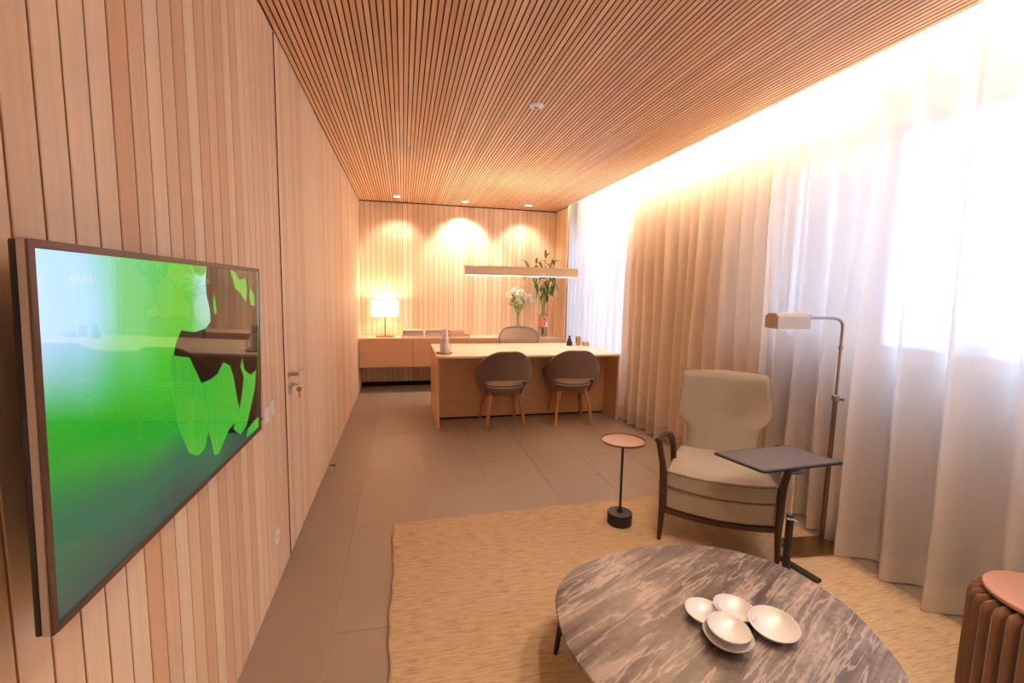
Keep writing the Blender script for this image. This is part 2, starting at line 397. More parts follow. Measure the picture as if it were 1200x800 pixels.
curtain('curtain', 'sheer pale drape behind the desk, furthest from the camera', c1b, [y+.02 for y in c1b], 3.17, .026, M_voile)
c2 = [4.74, 4.60, 4.45, 4.30, 4.12, 3.95, 3.74, 3.60, 3.45, 3.29, 3.11, 2.93, 2.80, 2.68]
curtain('curtain', 'peach toned tightly pleated middle drape behind the armchair', c2, [4.86, 4.70, 4.54, 4.38, 4.2, 4.03, 3.86, 3.70, 3.54, 3.38, 3.20, 3.04, 2.88, 2.74], 3.08, .078, M_voile2)
c3 = [2.72, 2.60, 2.42, 2.20, 2.07, 1.93, 1.70, 1.48, 1.22, 1.0, .78, .55, .3, .05, -.2, -.5, -.8, -1.1, -1.4]
c3t = [2.78, 2.62, 2.46, 2.28, 2.12, 1.94, 1.76, 1.55, 1.34, 1.10, .85, .6, .35, .1, -.15, -.45, -.75, -1.1, -1.4]
curtain('curtain', 'wide sheer drape in front of the bright window, nearest the camera', c3, c3t, lambda y: 3.0 + .085*max(0, min(1, (y-1.97)/.16)) + .03*max(0, min(1, (1.34-y)/.1)), .070, M_voile)

# ------------------------------------------------------------------ apartment block across the street, seen through the glass
sky_panel = MB().box(3.95, 2.62, -1.5, 4.5, 4.2, 5.5).box(4.3, 5.2, -1.5, 4.9, 12, 5.5).build('added_sky_panel_1', plain('pale_sky_panel', (0.82, 0.83, 0.86), .9)); tag(sky_panel, kind='structure')  # pale panels added outside both windows to keep the sky from burning out
bl = thing('apartment_building', 'pale apartment block with window rows seen faintly through the right curtain', 'building', (15, 3, -9))
M_fac = plain('pale_facade', (0.75, 0.76, 0.78), .8); M_fwin = plain('dark_facade_window', (0.34, 0.38, 0.46), .3)
MB().box(0, -6, 0, 6, 9, 21).build('wall', M_fac, bl)
wme = MB().box(-.05, -.55, 0, .02, .55, 1.3).mesh('window', M_fwin)
sme = MB().box(-.9, -6, -.12, 0, 9, .12).mesh('balcony_slab', M_fac)
for fl in range(7):
    link_mesh('balcony_slab', sme, bl, (0, 0, 1.0+3*fl))
    for k in range(8): link_mesh('window', wme, bl, (0, -5+1.85*k, 1.9+3*fl))

# ------------------------------------------------------------------ ceiling fittings
M_lens = emit('downlight_lens', (1, .86, .66), 14)
def downlight(x, y, w, label, aim=None, blend=.6, size=95):
    t = thing('downlight', label, 'downlight', (x, y, H), 0, 'recessed square ceiling downlights')
    MB().box(-.05, -.05, -.004, .05, -.04, .02).box(-.05, .04, -.004, .05, .05, .02).box(-.05, -.04, -.004, -.04, .04, .02).box(.04, -.04, -.004, .05, .04, .02).build('trim_ring', M_white, t)
    MB().box(-.04, -.04, .002, .04, .04, .006).build('lens', M_lens, t)
    l = bpy.data.lights.new('downlight_lamp', 'SPOT'); l.energy = w; l.color = (1, .80, .58); l.spot_size = math.radians(size); l.spot_blend = blend; l.shadow_soft_size = .03
    o = bpy.data.objects.new('downlight_lamp', l); COL.objects.link(o); o.parent = t; o.location = (0, 0, -.01)
    if aim: o.rotation_euler = aim
downlight(.516, 6.50, SPOT_W*.5, 'small square ceiling downlight at the back left, above the table lamp', (.30, 0, 0))
downlight(1.437, 6.55, SPOT_W*1.5, 'small square ceiling downlight in the middle of the back row, brightest on the wall', (.38, 0, 0))
downlight(2.344, 6.54, SPOT_W*.6, 'small square ceiling downlight at the back right, above the plant', (.30, 0, 0))
for x, y in ((1.40, .75), (2.05, .95), (1.40, -.9), (2.05, -.9)):  # out-of-view downlights added as fill over the seating and behind the camera
    downlight(x, y, SPOT_W*1.0, ('unseen added fill downlight above the coffee table, left one of the front pair' if x < 1.5 and y > 0 else 'unseen added fill downlight nearest the curtains, above the coffee table' if y > 0 else 'unseen added fill downlight behind the coffee table, away from the curtains' if x < 1.5 else 'unseen added fill downlight furthest from the desk, nearest the curtains'), None, .8, 105)
sd = thing('smoke_detector', 'round white detector with a dark slot on the slatted ceiling', 'detector', (1.446, 3.054, H))
MB().lathe([(.0, -.016), (.026, -.016), (.03, -.012), (.045, -.010), (.047, -.004), (.047, 0), (0, 0)], n=36).build('body', M_white, sd, smooth=True)
MB().box(-.016, -.008, -.0175, .016, .008, -.0158).build('slot', M_black, sd)
for s_ in (-1, 1): MB().lathe([(0, -.0125), (.003, -.0125), (.003, -.010), (0, -.010)], (s_*.034, -.004, 0), 8).build('screw', M_steel, sd)
spk = MB().lathe([(0, -.022), (.007, -.022), (.009, -.016), (.004, -.014), (.004, -.006), (.012, -.004), (.012, 0), (0, 0)], (0, 0, 0), 16).build('sprinkler_head', M_steel, loc=(1.441, 4.75, H), smooth=True)
tag(spk, 'tiny metal sprinkler head in the slatted ceiling above the desk', 'sprinkler')

# ------------------------------------------------------------------ linear pendant over the desk
pd = thing('linear_pendant', 'long slim beige bar lamp hanging above the desk', 'pendant lamp', (1.905, 5.1, 1.587), -.006)
MB().box(-.6475, -.0255, .013, .6475, .0255, .091).box(-.652, -.03, 0, .652, -.026, .102).box(-.652, .026, 0, .652, .03, .102).box(-.652, -.026, 0, -.648, .026, .102).box(.648, -.026, 0, .652, .026, .102).build('housing', plain('champagne_aluminium', (0.84, 0.74, 0.64), .5, 0), pd)
MB().box(-.64, -.022, .092, .64, .022, .095).build('uplight_diffuser', emit('pendant_uplight', (1, .85, .68), 22), pd)
MB().box(-.645, -.0255, .006, .645, .0255, .012).build('diffuser', emit('pendant_led', (1, .85, .68), 12), pd)
for s_ in (-1, 1): MB().tube([(s_*.55, 0, .1), (s_*.55, 0, H-1.587)], .0008, 5).build('wire', M_steel, pd)

# ------------------------------------------------------------------ television
tv = thing('television', 'large flat screen television showing green leaves, on the panelled wall', 'television', (.1055, 1.2275, 1.2075)); tv.rotation_euler = (0, math.atan(.013/.551), 0)
TW, TH = .4955, .2765
M_bez = plain('taupe_bezel_metal', (0.15, 0.09, 0.07), .35, .5); M_side = plain('satin_silver_side', (0.50, 0.48, 0.46), .4, .3)
MB().box(-.060, -TW+.10, -TH+.05, -.012, TW-.10, TH-.05).build('back_cover', M_blackmetal, tv, bevel=.012, seg=3)
MB().box(-.013, -TW, -TH, -.004, TW, TH).build('rear_shell', M_blackmetal, tv, bevel=.003)
def frame_ring(x0, x1, a, b, c, d):
    m = MB(); return m.box(x0, -a, -b, x1, -c, b).box(x0, c, -b, x1, a, b).box(x0, -c, -b, x1, c, -d).box(x0, -c, d, x1, c, b)
frame_ring(-.004, .006, TW, TH, TW-.006, TH-.006).build('side_band', M_side, tv, bevel=.001)
frame_ring(.006, .010, TW, TH, TW-.011, TH-.011).build('bezel', M_bez, tv, bevel=.001)
def screen_mat(name):
    m, t, b, o = new_mat(name); L = t.links.new
    tc = N(t, 'ShaderNodeTexCoord'); nz = N(t, 'ShaderNodeTexNoise'); nz.inputs['Scale'].default_value = 2.6; nz.inputs['Detail'].default_value = 1
    L(tc.outputs['Object'], nz.inputs['Vector'])
    s0 = N(t, 'ShaderNodeSeparateXYZ'); L(tc.outputs['Object'], s0.inputs[0])
    def ramp(src, stops):
        r = N(t, 'ShaderNodeValToRGB'); e = r.color_ramp.elements
        while len(e) < len(stops): e.new(.5)
        for i, (p, c) in enumerate(stops): e[i].position = p; e[i].color = (*c, 1)
        r.color_ramp.interpolation = 'EASE'; L(src, r.inputs[0]); return r.outputs[0]
    vz = N(t, 'ShaderNodeMapRange'); vz.inputs[1].default_value = -TH; vz.inputs[2].default_value = TH
    wz = N(t, 'ShaderNodeMath', operation='MULTIPLY_ADD'); wz.inputs[1].default_value = .22; L(nz.outputs[0], wz.inputs[0])
    mz = N(t, 'ShaderNodeMath', operation='SUBTRACT'); mz.inputs[1].default_value = .11; L(s0.outputs[2], mz.inputs[0]); L(mz.outputs[0], wz.inputs[2]); L(wz.outputs[0], vz.inputs[0])
    uy = N(t, 'ShaderNodeMapRange'); uy.inputs[1].default_value = -TW; uy.inputs[2].default_value = TW
    wy = N(t, 'ShaderNodeMath', operation='MULTIPLY_ADD'); wy.inputs[1].default_value = .25; L(nz.outputs[0], wy.inputs[0])
    my = N(t, 'ShaderNodeMath', operation='SUBTRACT'); my.inputs[1].default_value = .125; L(s0.outputs[1], my.inputs[0]); L(my.outputs[0], wy.inputs[2]); L(wy.outputs[0], uy.inputs[0])
    g = ramp(vz.outputs[0], [(0.0, (.010, .055, .05)), (.2, (.008, .12, .055)), (.42, (.010, .30, .018)), (.62, (.035, .40, .016)), (.85, (.05, .42, .03)), (1, (.06, .42, .05))])
    top = ramp(uy.outputs[0], [(0, (.50, .70, 1.0)), (.08, (.42, .66, .95)), (.22, (.16, .55, .20)), (.40, (.09, .48, .03)), (.46, (.09, .46, .04)), (.54, (.28, .58, .48)), (1, (.34, .62, .62))])
    mk = N(t, 'ShaderNodeMapRange', interpolation_type='SMOOTHSTEP'); mk.inputs[1].default_value = .50; mk.inputs[2].default_value = .82; L(vz.outputs[0], mk.inputs[0])
    mx = N(t, 'ShaderNodeMix', data_type='RGBA'); L(mk.outputs[0], mx.inputs[0]); L(g, mx.inputs[6]); L(top, mx.inputs[7])
    b.inputs['Base Color'].default_value = (.01, .01, .01, 1); b.inputs['Roughness'].default_value = .03; b.inputs['Specular IOR Level'].default_value = .75
    L(mx.outputs[2], b.inputs['Emission Color']); b.inputs['Emission Strength'].default_value = 1.12/EV
    return m
def flat_mat(name, c, s=1.0, vein=False):
    m, t, b, o = new_mat(name); L = t.links.new
    b.inputs['Base Color'].default_value = (.01, .01, .01, 1); b.inputs['Roughness'].default_value = .03; b.inputs['Specular IOR Level'].default_value = .75
    b.inputs['Emission Color'].default_value = (*c, 1); b.inputs['Emission Strength'].default_value = s/EV
    if vein:
        tc = N(t, 'ShaderNodeTexCoord'); mp = N(t, 'ShaderNodeMapping'); mp.inputs['Scale'].default_value = (1, 30, 3); mp.inputs['Rotation'].default_value = (.3, 0, 0)
        nz = N(t, 'ShaderNodeTexNoise'); nz.inputs['Scale'].default_value = 2; L(tc.outputs['Object'], mp.inputs[0]); L(mp.outputs[0], nz.inputs['Vector'])
        mx = N(t, 'ShaderNodeMix', data_type='RGBA'); mx.inputs[6].default_value = (c[0]*.5, c[1]*.75, c[2]*.5, 1); mx.inputs[7].default_value = (c[0]*1.5+.03, c[1]*1.15, c[2]*1.3, 1)
        L(nz.outputs[0], mx.inputs[0]); L(mx.outputs[2], b.inputs['Emission Color'])
    return m
scr = MB().box(.002, -TW+.010, -TH+.010, .0075, TW-.010, TH-.010).build('screen', screen_mat('screen_picture'), tv)
PIC = {
'picture_shadow': (.0079, [(0.0687, 0.2664), (0.4765, 0.2664), (0.4765, -0.2658), (0.409, -0.2660), (0.3499, -0.2313), (0.2639, -0.2189), (0.156, -0.1855), (0.0328, -0.1364), (-0.0792, -0.063), (-0.1113, 0.0029), (-0.1145, 0.0695), (-0.1009, 0.0959), (-0.0751, 0.12), (-0.0101, 0.1102), (0.0539, 0.1129), (0.0868, 0.1279), (0.0833, 0.1588), (0.0644, 0.1962), (0.0615, 0.2324)]),
'picture_twig': (.0082, [(-0.0135, 0.2649), (0.0635, 0.2642), (0.0575, 0.2492), (0.0319, 0.2402), (0.0035, 0.2456)]),
'picture_leaf': (.0082, [(-0.1294, 0.0734), (-0.0831, 0.0631), (-0.041, 0.0551), (-0.0113, 0.0198), (0.0201, -0.0177), (0.0721, -0.0191), (0.1235, -0.0127), (0.1614, 0.0116), (0.2122, -0.0062), (0.2376, -0.0433), (0.2562, -0.0934), (0.2826, -0.1523), (0.2513, -0.1808), (0.1951, -0.185), (0.1547, -0.2072), (0.1163, -0.2306), (0.0874, -0.2227), (0.0679, -0.1744), (0.0533, -0.147), (0.0298, -0.1843), (-0.0108, -0.1899), (-0.0558, -0.1655), (-0.0871, -0.1164), (-0.1088, -0.0746), (-0.121, -0.0235), (-0.129, 0.0252)]),
'picture_leaf.001': (.0082, [(0.3137, -0.0015), (0.3354, -0.0399), (0.3924, -0.0666), (0.4467, -0.059), (0.4347, -0.1151), (0.3872, -0.1707), (0.3422, -0.2206), (0.2859, -0.2311), (0.229, -0.1951), (0.2746, -0.1608), (0.3079, -0.1101), (0.3263, -0.0599), (0.2972, -0.0227)]),
'picture_leaf.002': (.0082, [(0.2278, 0.2664), (0.2756, 0.2558), (0.2963, 0.2362), (0.3582, 0.2424), (0.3725, 0.2052), (0.3543, 0.1681), (0.3091, 0.1979), (0.2659, 0.2108)]),
'picture_leaf.003': (.0082, [(0.398, 0.2133), (0.4406, 0.1908), (0.4478, 0.1539), (0.4038, 0.1583), (0.3883, 0.1889)]),
'picture_leaf.004': (.0082, [(0.108, 0.2022), (0.1179, 0.1797), (0.1274, 0.1478), (0.11, 0.1442), (0.1005, 0.1714)]),
'picture_leaf.005': (.0082, [(0.411, -0.2262), (0.4676, -0.2244), (0.4679, -0.26), (0.4003, -0.261), (0.3403, -0.2565), (0.3582, -0.2338)]),
}
M_scr_dark = flat_mat('screen_dark', (.012, .006, .004)); M_scr_leaf = flat_mat('screen_leaf', (.035, .44, .035), 1, True); M_scr_teal = flat_mat('screen_grey_teal', (.26, .52, .42))
for nme, (xx, pl) in PIC.items():
    pl = [(max(-.484, min(.4845, a+.0)), max(-.2655, min(.2655, b))) for a, b in pl]
    n = len(pl); m = MB().add([(xx-.0004, a, b) for a, b in pl] + [(xx, a, b) for a, b in pl], [tuple(range(n))[::-1], tuple(range(n, 2*n))] + [(i, (i+1) % n, n+(i+1) % n, n+i) for i in range(n)])
    mt = M_scr_dark if 'shadow' in nme else (M_scr_leaf)
    m.build(nme, mt, scr)
txt = bpy.data.curves.new('picture_caption', 'FONT'); txt.body = 'RELAX'; txt.size = .0185; txt.align_x = 'CENTER'; txt.extrude = .0001
to = bpy.data.objects.new('picture_caption', txt); COL.objects.link(to); to.parent = scr; txt.materials.append(flat_mat('caption_pale_blue', (.68, .82, 1.0)))
bpy.context.view_layer.update(); tme = bpy.data.meshes.new_from_object(to); bpy.data.objects.remove(to)
to = bpy.data.objects.new('picture_caption', tme); COL.objects.link(to); to.parent = scr; to.location = (.0078, -.394, .2205); to.rotation_euler = (PI/2, 0, PI/2)
MB().box(-.105, -.14, -.12, -.058, .14, .12).build('wall_bracket', M_blackmetal, tv)
MB().lathe([(0, 0), (.010, 0), (.010, .012), (0, .012)], n=14, M=Matrix.Translation((.0, TW, -.245)) @ Matrix.Rotation(-PI/2, 4, 'X')).build('side_knob', M_blackmetal, tv, smooth=True)

# ------------------------------------------------------------------ wall plates
for k, (yy, zz, lb) in enumerate(((2.178, .858, 'white rectangular light switch beside the television, the left one of two'), (2.262, .872, 'white rectangular light switch next to the door joint, the right one of two'))):
    t = thing('light_switch', lb, 'switch', (0, yy, zz), 0, 'pair of white wall switches')
    MB().box(0, -.034, -.034, .006, .034, .034).build('plate', M_white, t, bevel=.002)
    MB().box(.006, -.022, -.024, .009, .022, .024).build('rocker', M_white, t, bevel=.001)
t = thing('power_outlet', 'white rounded socket plate low on the panelled wall', 'outlet', (0, 2.271, .246))
MB().tube([(0, 0, 0), (.006, 0, 0)], .042, 24, flat=1.0).build('plate', M_white, t, bevel=.002)
for s_ in (-1, 1): MB().tube([(.0055, s_*.01, 0), (.0066, s_*.01, 0)], .003, 8).build('pin_hole', M_black, t)
t = thing('door_stop', 'small steel door stop standing on the floor by the door', 'door stop', (.045, 3.735, 0))
MB().lathe([(0, 0), (.019, 0), (.019, .012), (.016, .014), (.016, .045), (0, .045)], n=20).build('post', M_steel, t, smooth=True)
MB().lathe([(.0162, .026), (.0195, .027), (.0195, .037), (.0162, .038)], n=20).build('rubber_ring', M_blackmetal, t, smooth=True)

# ------------------------------------------------------------------ credenza
cr = thing('credenza', 'long wall hung wooden credenza under the back wall', 'cabinet', (0, 6.45, .345))
CW, CD, CH = 2.885, .445, .40
MB().box(.003, 0, CH-.022, CW, CD, CH).build('top', M_credtop, cr, bevel=.0015)
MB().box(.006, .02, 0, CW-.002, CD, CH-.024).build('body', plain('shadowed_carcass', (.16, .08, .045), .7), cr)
seams = [.006, .72, 1.463, 2.18, CW-.002]
for i in range(4): MB().box(seams[i]+.0028, 0, .001, seams[i+1]-.0028, .0185, CH-.025).build('door', M_cred, cr, bevel=.001, seg=1)
MB().box(0, D-6.45-.03, -.345+.0, CW, D-6.45-.002, -.285).build('plinth', M_black, cr)

# table lamp
tl = thing('table_lamp', 'lit table lamp with a white drum shade on the credenza', 'lamp', (.343, 6.66, .745))
MB().lathe([(0, 0), (.125, 0), (.13, .004), (.125, .010), (.02, .012), (0, .012)], n=40).build('base', M_leg if False else plain('copper_lamp_metal', (0.13, 0.06, 0.035), .4, .2), tl, smooth=True)
MB().tube([(0, 0, .012), (0, 0, .36)], .008, 14).build('pole', plain('copper_lamp_pole', (0.10, 0.045, 0.025), .4, .2), tl, smooth=True)
def shade_mat():
    m, t, b, o = new_mat('lit_lampshade_fabric'); b.inputs['Base Color'].default_value = (.9, .85, .75, 1)
    b.inputs['Emission Color'].default_value = (1, .88, .62, 1); b.inputs['Emission Strength'].default_value = .45; b.inputs['Roughness'].default_value = .8; return m
MB().grid(lambda u, v: (.186*math.cos(2*PI*u), .186*math.sin(2*PI*u), .285+.225*v), 48, 1, True).build('shade', shade_mat(), tl, smooth=True, solid=.002)
bulb = MB().lathe([(0, .36), (.012, .362), (.028, .39), (.03, .41), (.02, .435), (0, .44)], n=20).build('bulb', emit('lamp_bulb', (1, .8, .5), 2), tl, smooth=True)
l = bpy.data.lights.new('table_lamp_light', 'POINT'); l.energy = 3.2; l.color = (1, .72, .42); l.shadow_soft_size = .05
o = bpy.data.objects.new('table_lamp_light', l); COL.objects.link(o); o.parent = tl; o.location = (0, 0, .47)

# books
M_page = plain('book_pages', (0.80, 0.72, 0.66), .8, noise=.08, scale=3, stretch=(1, 1, 160))
bc = {}
def book(x, y, z, w, d, h, cover, label, group, rz=0):
    t = thing('book', label, 'book', (x, y, z), rz, group)
    key = cover
    if key not in bc: bc[key] = plain('book_cover_%d' % len(bc), cover, .5)
    MB().box(-w/2+.004, -d/2+.003, .003, w/2-.003, d/2-.003, h-.003).build('pages', M_page, t)
    MB().box(-w/2, -d/2, 0, w/2, d/2, .003).box(-w/2, -d/2, h-.003, w/2, d/2, h).box(-w/2, -d/2, .003, -w/2+.004, d/2, h-.003).build('cover', bc[key], t)
z0 = .7455
book(.715, 6.60, z0, .30, .22, .040, (.70, .52, .48), 'pale pink book at the bottom of the left stack', 'books stacked on the credenza')
book(.722, 6.60, z0+.0405, .275, .21, .036, (.10, .08, .08), 'black edged book in the middle of the left stack', 'books stacked on the credenza', .02)
book(.722, 6.605, z0+.077, .26, .20, .026, (.78, .68, .58), 'cream book on top of the left stack', 'books stacked on the credenza', -.03)
book(1.045, 6.60, z0, .30, .22, .042, (.75, .66, .64), 'white book at the bottom of the middle stack', 'books stacked on the credenza')
book(1.042, 6.60, z0+.0425, .27, .21, .034, (.36, .20, .18), 'brown book in the middle of the middle stack', 'books stacked on the credenza', .03)
book(1.036, 6.605, z0+.077, .27, .19, .030, (.72, .42, .26), 'tan book on top of the middle stack', 'books stacked on the credenza', -.02)
book(1.375, 6.60, z0, .30, .22, .034, (.42, .26, .20), 'dark brown book at the bottom of the right stack', 'books stacked on the credenza')
book(1.38, 6.60, z0+.0345, .285, .21, .022, (.62, .38, .22), 'tan book in the middle of the right stack', 'books stacked on the credenza', -.04)
book(1.335, 6.60, z0+.057, .21, .17, .038, (.66, .22, .18), 'small red book on top of the right stack', 'books stacked on the credenza', .02)

# flowers
M_green = plain('leaf_green', (0.10, 0.20, 0.045), .45, noise=.4, scale=18); M_stem = plain('stem_green', (0.25, 0.36, 0.09), .5)
M_ygreen = plain('yellow_green_leaf', (0.30, 0.42, 0.06), .5, noise=.2, scale=20); M_petal = plain('white_petal', (0.86, 0.86, 0.80), .6, noise=.06, scale=80)
M_water = thin_glass('vase_water', (.80, .86, .78), .05)
vz = thing('flower_vase', 'slim glass vase of white flowers on the credenza, behind the office chair', 'vase', (2.25, 6.66, .7455))
MB().lathe([(0, 0), (.032, 0), (.034, .01), (.034, .16), (.022, .20), (.018, .30), (.024, .345), (.0225, .345), (.016, .30), (.020, .20), (.031, .155), (.031, .012), (0, .012)], n=28).build('glass', M_vase, vz, smooth=True)
rnd = random.Random(21)
petals = MB()
for k in range(44):
    zz = 1-2*(k+.5)/44; q = 2.39996*k; rr = math.sqrt(1-zz*zz); n_ = Vector((rr*math.cos(q), rr*math.sin(q), zz)); tn = n_.orthogonal().normalized(); bn = n_.cross(tn)
    p = n_*.030; petals.add([p-tn*.009, p+n_*.010+bn*.009, p+tn*.009+n_*.006, p+n_*.010-bn*.009, p+n_*.004], [(0, 1, 4), (1, 2, 4), (2, 3, 4), (3, 0, 4)])
petals.lathe([(0, -.028), (.02, -.02), (.028, 0), (.02, .02), (0, .028)], n=12)
pet_me = petals.mesh('flower_head', M_petal, True, weld=False)
leafm = MB(); leafm.grid(lambda u, v: ((u-.5)*.030*math.sin(PI*min(1, v*1.02))**.7, .004*math.sin(PI*v), v*.09), 2, 6); leaf_small = leafm.mesh('leaf', M_ygreen, True)
heads = [(-.16, 0, .62), (-.10, -.04, .665), (-.05, .03, .69), (.0, -.05, .66), (-.13, -.05, .575), (.05, .0, .64), (.10, -.03, .62), (.03, -.07, .60), (-.03, -.06, .61), (.13, .03, .585), (.17, .0, .60), (.19, -.02, .535), (.09, -.06, .56), (-.02, -.07, .545), (.02, -.06, .51), (-.07, .03, .63), (.06, .05, .67)]
for h in heads:
    p0 = (rnd.uniform(-.012, .012), rnd.uniform(-.012, .012), .04)
    pts = smoothpath([p0, (p0[0]*-.5, p0[1]*-.5, .30), (h[0]*.45, h[1]*.5, .42), h], 3)
    MB().tube(pts, .0022, 5).build('stem', M_stem, vz, smooth=True)
    link_mesh('flower_head', pet_me, vz, h, (rnd.random()*3, rnd.random()*3, 0), (rnd.uniform(.85, 1.15),)*3)
for k in range(34):
    q = rnd.uniform(0, 2*PI); r_ = rnd.uniform(.01, .13); zz = .36+r_*1.3+rnd.uniform(-.02, .06)
    link_mesh('leaf', leaf_small, vz, (r_*math.cos(q), r_*.5*math.sin(q)-.01, zz), (rnd.uniform(-.8, .8), rnd.uniform(-1, 1), q))

pv = thing('plant_bottle', 'glass bottle with an orange label holding tall drooping green stems on the credenza', 'plant', (2.625, 6.60, .7455))
MB().lathe([(0, 0), (.062, 0), (.066, .012), (.066, .30), (.060, .325), (.035, .345), (.024, .36), (.024, .42), (.0215, .42), (.0215, .36), (.032, .341), (.057, .322), (.062, .30), (.062, .012), (0, .012)], n=32).build('glass', M_vase, pv, smooth=True)
MB().lathe([(0, .013), (.060, .013), (.060, .17), (0, .17)], n=28).build('water', M_water, pv, smooth=True)
lab = MB().grid(lambda u, v: (.0668*math.sin(-1.7+3.2*u), -.0668*math.cos(-1.7+3.2*u), .150+.15*v), 20, 1).build('label', plain('orange_label', (0.70, 0.27, 0.19), .5), pv, smooth=True)
MB().grid(lambda u, v: (.0674*math.sin(.2+.95*u), -.0674*math.cos(.2+.95*u), .153+.07*v), 8, 1).build('white_band', M_white, lab, smooth=True)
for zz in (.265, .195): MB().lathe([(0, 0), (.011, 0), (.011, .001), (0, .001)], n=14, M=Matrix.Translation((.012, -.0678, zz)) @ Matrix.Rotation(PI/2, 4, 'X')).build('mark', plain('label_mark', (.14, .03, .03), .5), lab)
lg = []
for k in range(4):
    ln = (.20, .24, .17, .27)[k]; wd = (.044, .05, .038, .046)[k]; dr = (.10, .17, .05, .22)[k]
    def lf(u, v, ln=ln, wd=wd, dr=dr):
        w_ = wd*math.sin(PI*min(1, v**.8))**.8; c_ = (u-.5)
        return (c_*w_, v*ln*(1-dr*v*1.5), abs(c_)*w_*.5 + .06*v - dr*1.4*v*v*ln*5*.5)
    lg.append(MB().grid(lf, 4, 9).mesh('leaf', M_green, True))
rnd = random.Random(33)
for s_i, (tx, ty, tz) in enumerate(((-.27, -.06, 1.0), (-.12, .04, 1.08), (.0, -.05, 1.15), (.10, .03, 1.02), (.13, -.05, 1.06), (-.05, -.08, .86), (.12, -.08, .84))):
    base = (tx*.06, ty*.06, .05)
    path = smoothpath([base, (tx*.08, ty*.08, .40), (tx*.4, ty*.4, .40+(tz-.4)*.5), (tx*.85, ty*.85, tz-.06), (tx, ty, tz)], 5)
    MB().tube(path, [.006-.004*i/len(path) for i in range(len(path))], 6).build('stem', M_stem, pv, smooth=True)
    for k in range(9):
        i = int(len(path)*(.52+.47*k/9)); i = min(i, len(path)-1); p = path[i]
        q = rnd.uniform(0, 2*PI); pitch = rnd.uniform(-1.35, -.2) if k < 7 else rnd.uniform(.3, 1.2)
        link_mesh('leaf', lg[rnd.randrange(4)], pv, p, (pitch, 0, q), (1, rnd.uniform(.7, 1.05), 1))

# ------------------------------------------------------------------ desk
dk = thing('desk', 'large pale wood waterfall desk in front of the credenza', 'desk', (.9207, 4.651, 0), 0)
DW, DD = 2.0126, 1.078
MB().box(0, 0, .728, DW, DD, .75).build('top', M_desktop, dk, bevel=.0015)
MB().box(0, 0, 0, .028, DD, .7275).build('side_panel', M_desk, dk, bevel=.001)
MB().box(DW-.028, 0, 0, DW, DD, .7275).build('side_panel', M_desk, dk, bevel=.001)
MB().box(.0285, .34, .02, DW-.0285, .362, .7275).build('modesty_panel', M_desk, dk)
MB().box(.0285, .345, 0, DW-.0285, .357, .0195).build('recessed_plinth', M_black, dk)
MB().box(.16, .22, .7501, .46, .226, .7506).build('cable_slot', plain('slot_brown', (.45, .32, .2), .6), dk)

# jug set on a tray
tr = MB().lathe([(0, 0), (.072, 0), (.086, .008), (.088, .012), (.084, .012), (.070, .004), (0, .004)], (0, 0, 0), 36).build('serving_tray', plain('dusky_pink_tray', (0.30, 0.12, 0.10), .4), loc=(1.012, 4.86, .7502), smooth=True)
tag(tr, 'small round dusky red tray on the left end of the desk', 'tray')
jg = thing('carafe', 'stacked white ceramic carafe with a cup on top, on the round tray', 'carafe', (1.010, 4.86, .7545))
M_cer = plain('matte_white_ceramic', (0.80, 0.78, 0.76), .45)
MB().lathe([(0, 0), (.044, 0), (.046, .004), (.046, .120), (.043, .132), (.0, .132)], n=36).build('body', M_cer, jg, smooth=True)
MB().lathe([(0, .1325), (.048, .1325), (.048, .142), (.030, .165), (.0, .165)], n=36).build('collar', M_cer, jg, smooth=True)
MB().lathe([(0, .1655), (.029, .1655), (.031, .17), (.031, .255), (.027, .255), (.026, .175), (0, .175)], n=36).build('cup', M_cer, jg, smooth=True)
MB().tube(smoothpath([(.044, -.01, .11), (.066, -.012, .105), (.070, -.013, .07), (.062, -.012, .03), (.044, -.01, .03)], 4), .005, 8).build('handle', M_cer, jg, smooth=True)

# small objects at the right of the desk
bt = thing('ink_bottle', 'small black tapered bottle on the right end of the desk', 'bottle', (2.625, 5.45, .7502))
M_blk = plain('glossy_black', (.03, .022, .03), .25)
MB().lathe([(0, 0), (.036, 0), (.038, .004), (.038, .045), (.030, .055), (0, .055)], n=24).build('body', M_blk, bt, smooth=True)
MB().lathe([(0, .0555), (.026, .0555), (.022, .085), (.012, .095), (.015, .105), (.012, .125), (0, .128)], n=20).build('stopper', M_blk, bt, smooth=True)
M_brass = plain('satin_brass', (0.58, 0.36, 0.13), .35, .8)
o = MB().lathe([(0, 0), (.036, 0), (.036, .112), (.033, .112), (.033, .006), (0, .006)], n=4).build('pen_holder', M_brass, loc=(2.752, 5.48, .7502), bevel=.001, rot=(0, 0, PI/4)); tag(o, 'tall square brass pen holder on the desk', 'pen holder')
o = thing('brass_box', 'low brass box beside the pen holder on the desk', 'box', (2.838, 5.44, .7502))
MB().box(-.038, -.03, 0, .038, .03, .034).build('body', M_brass, o, bevel=.002); MB().box(-.039, -.031, .0345, .039, .031, .046).build('lid', M_brass, o, bevel=.002)

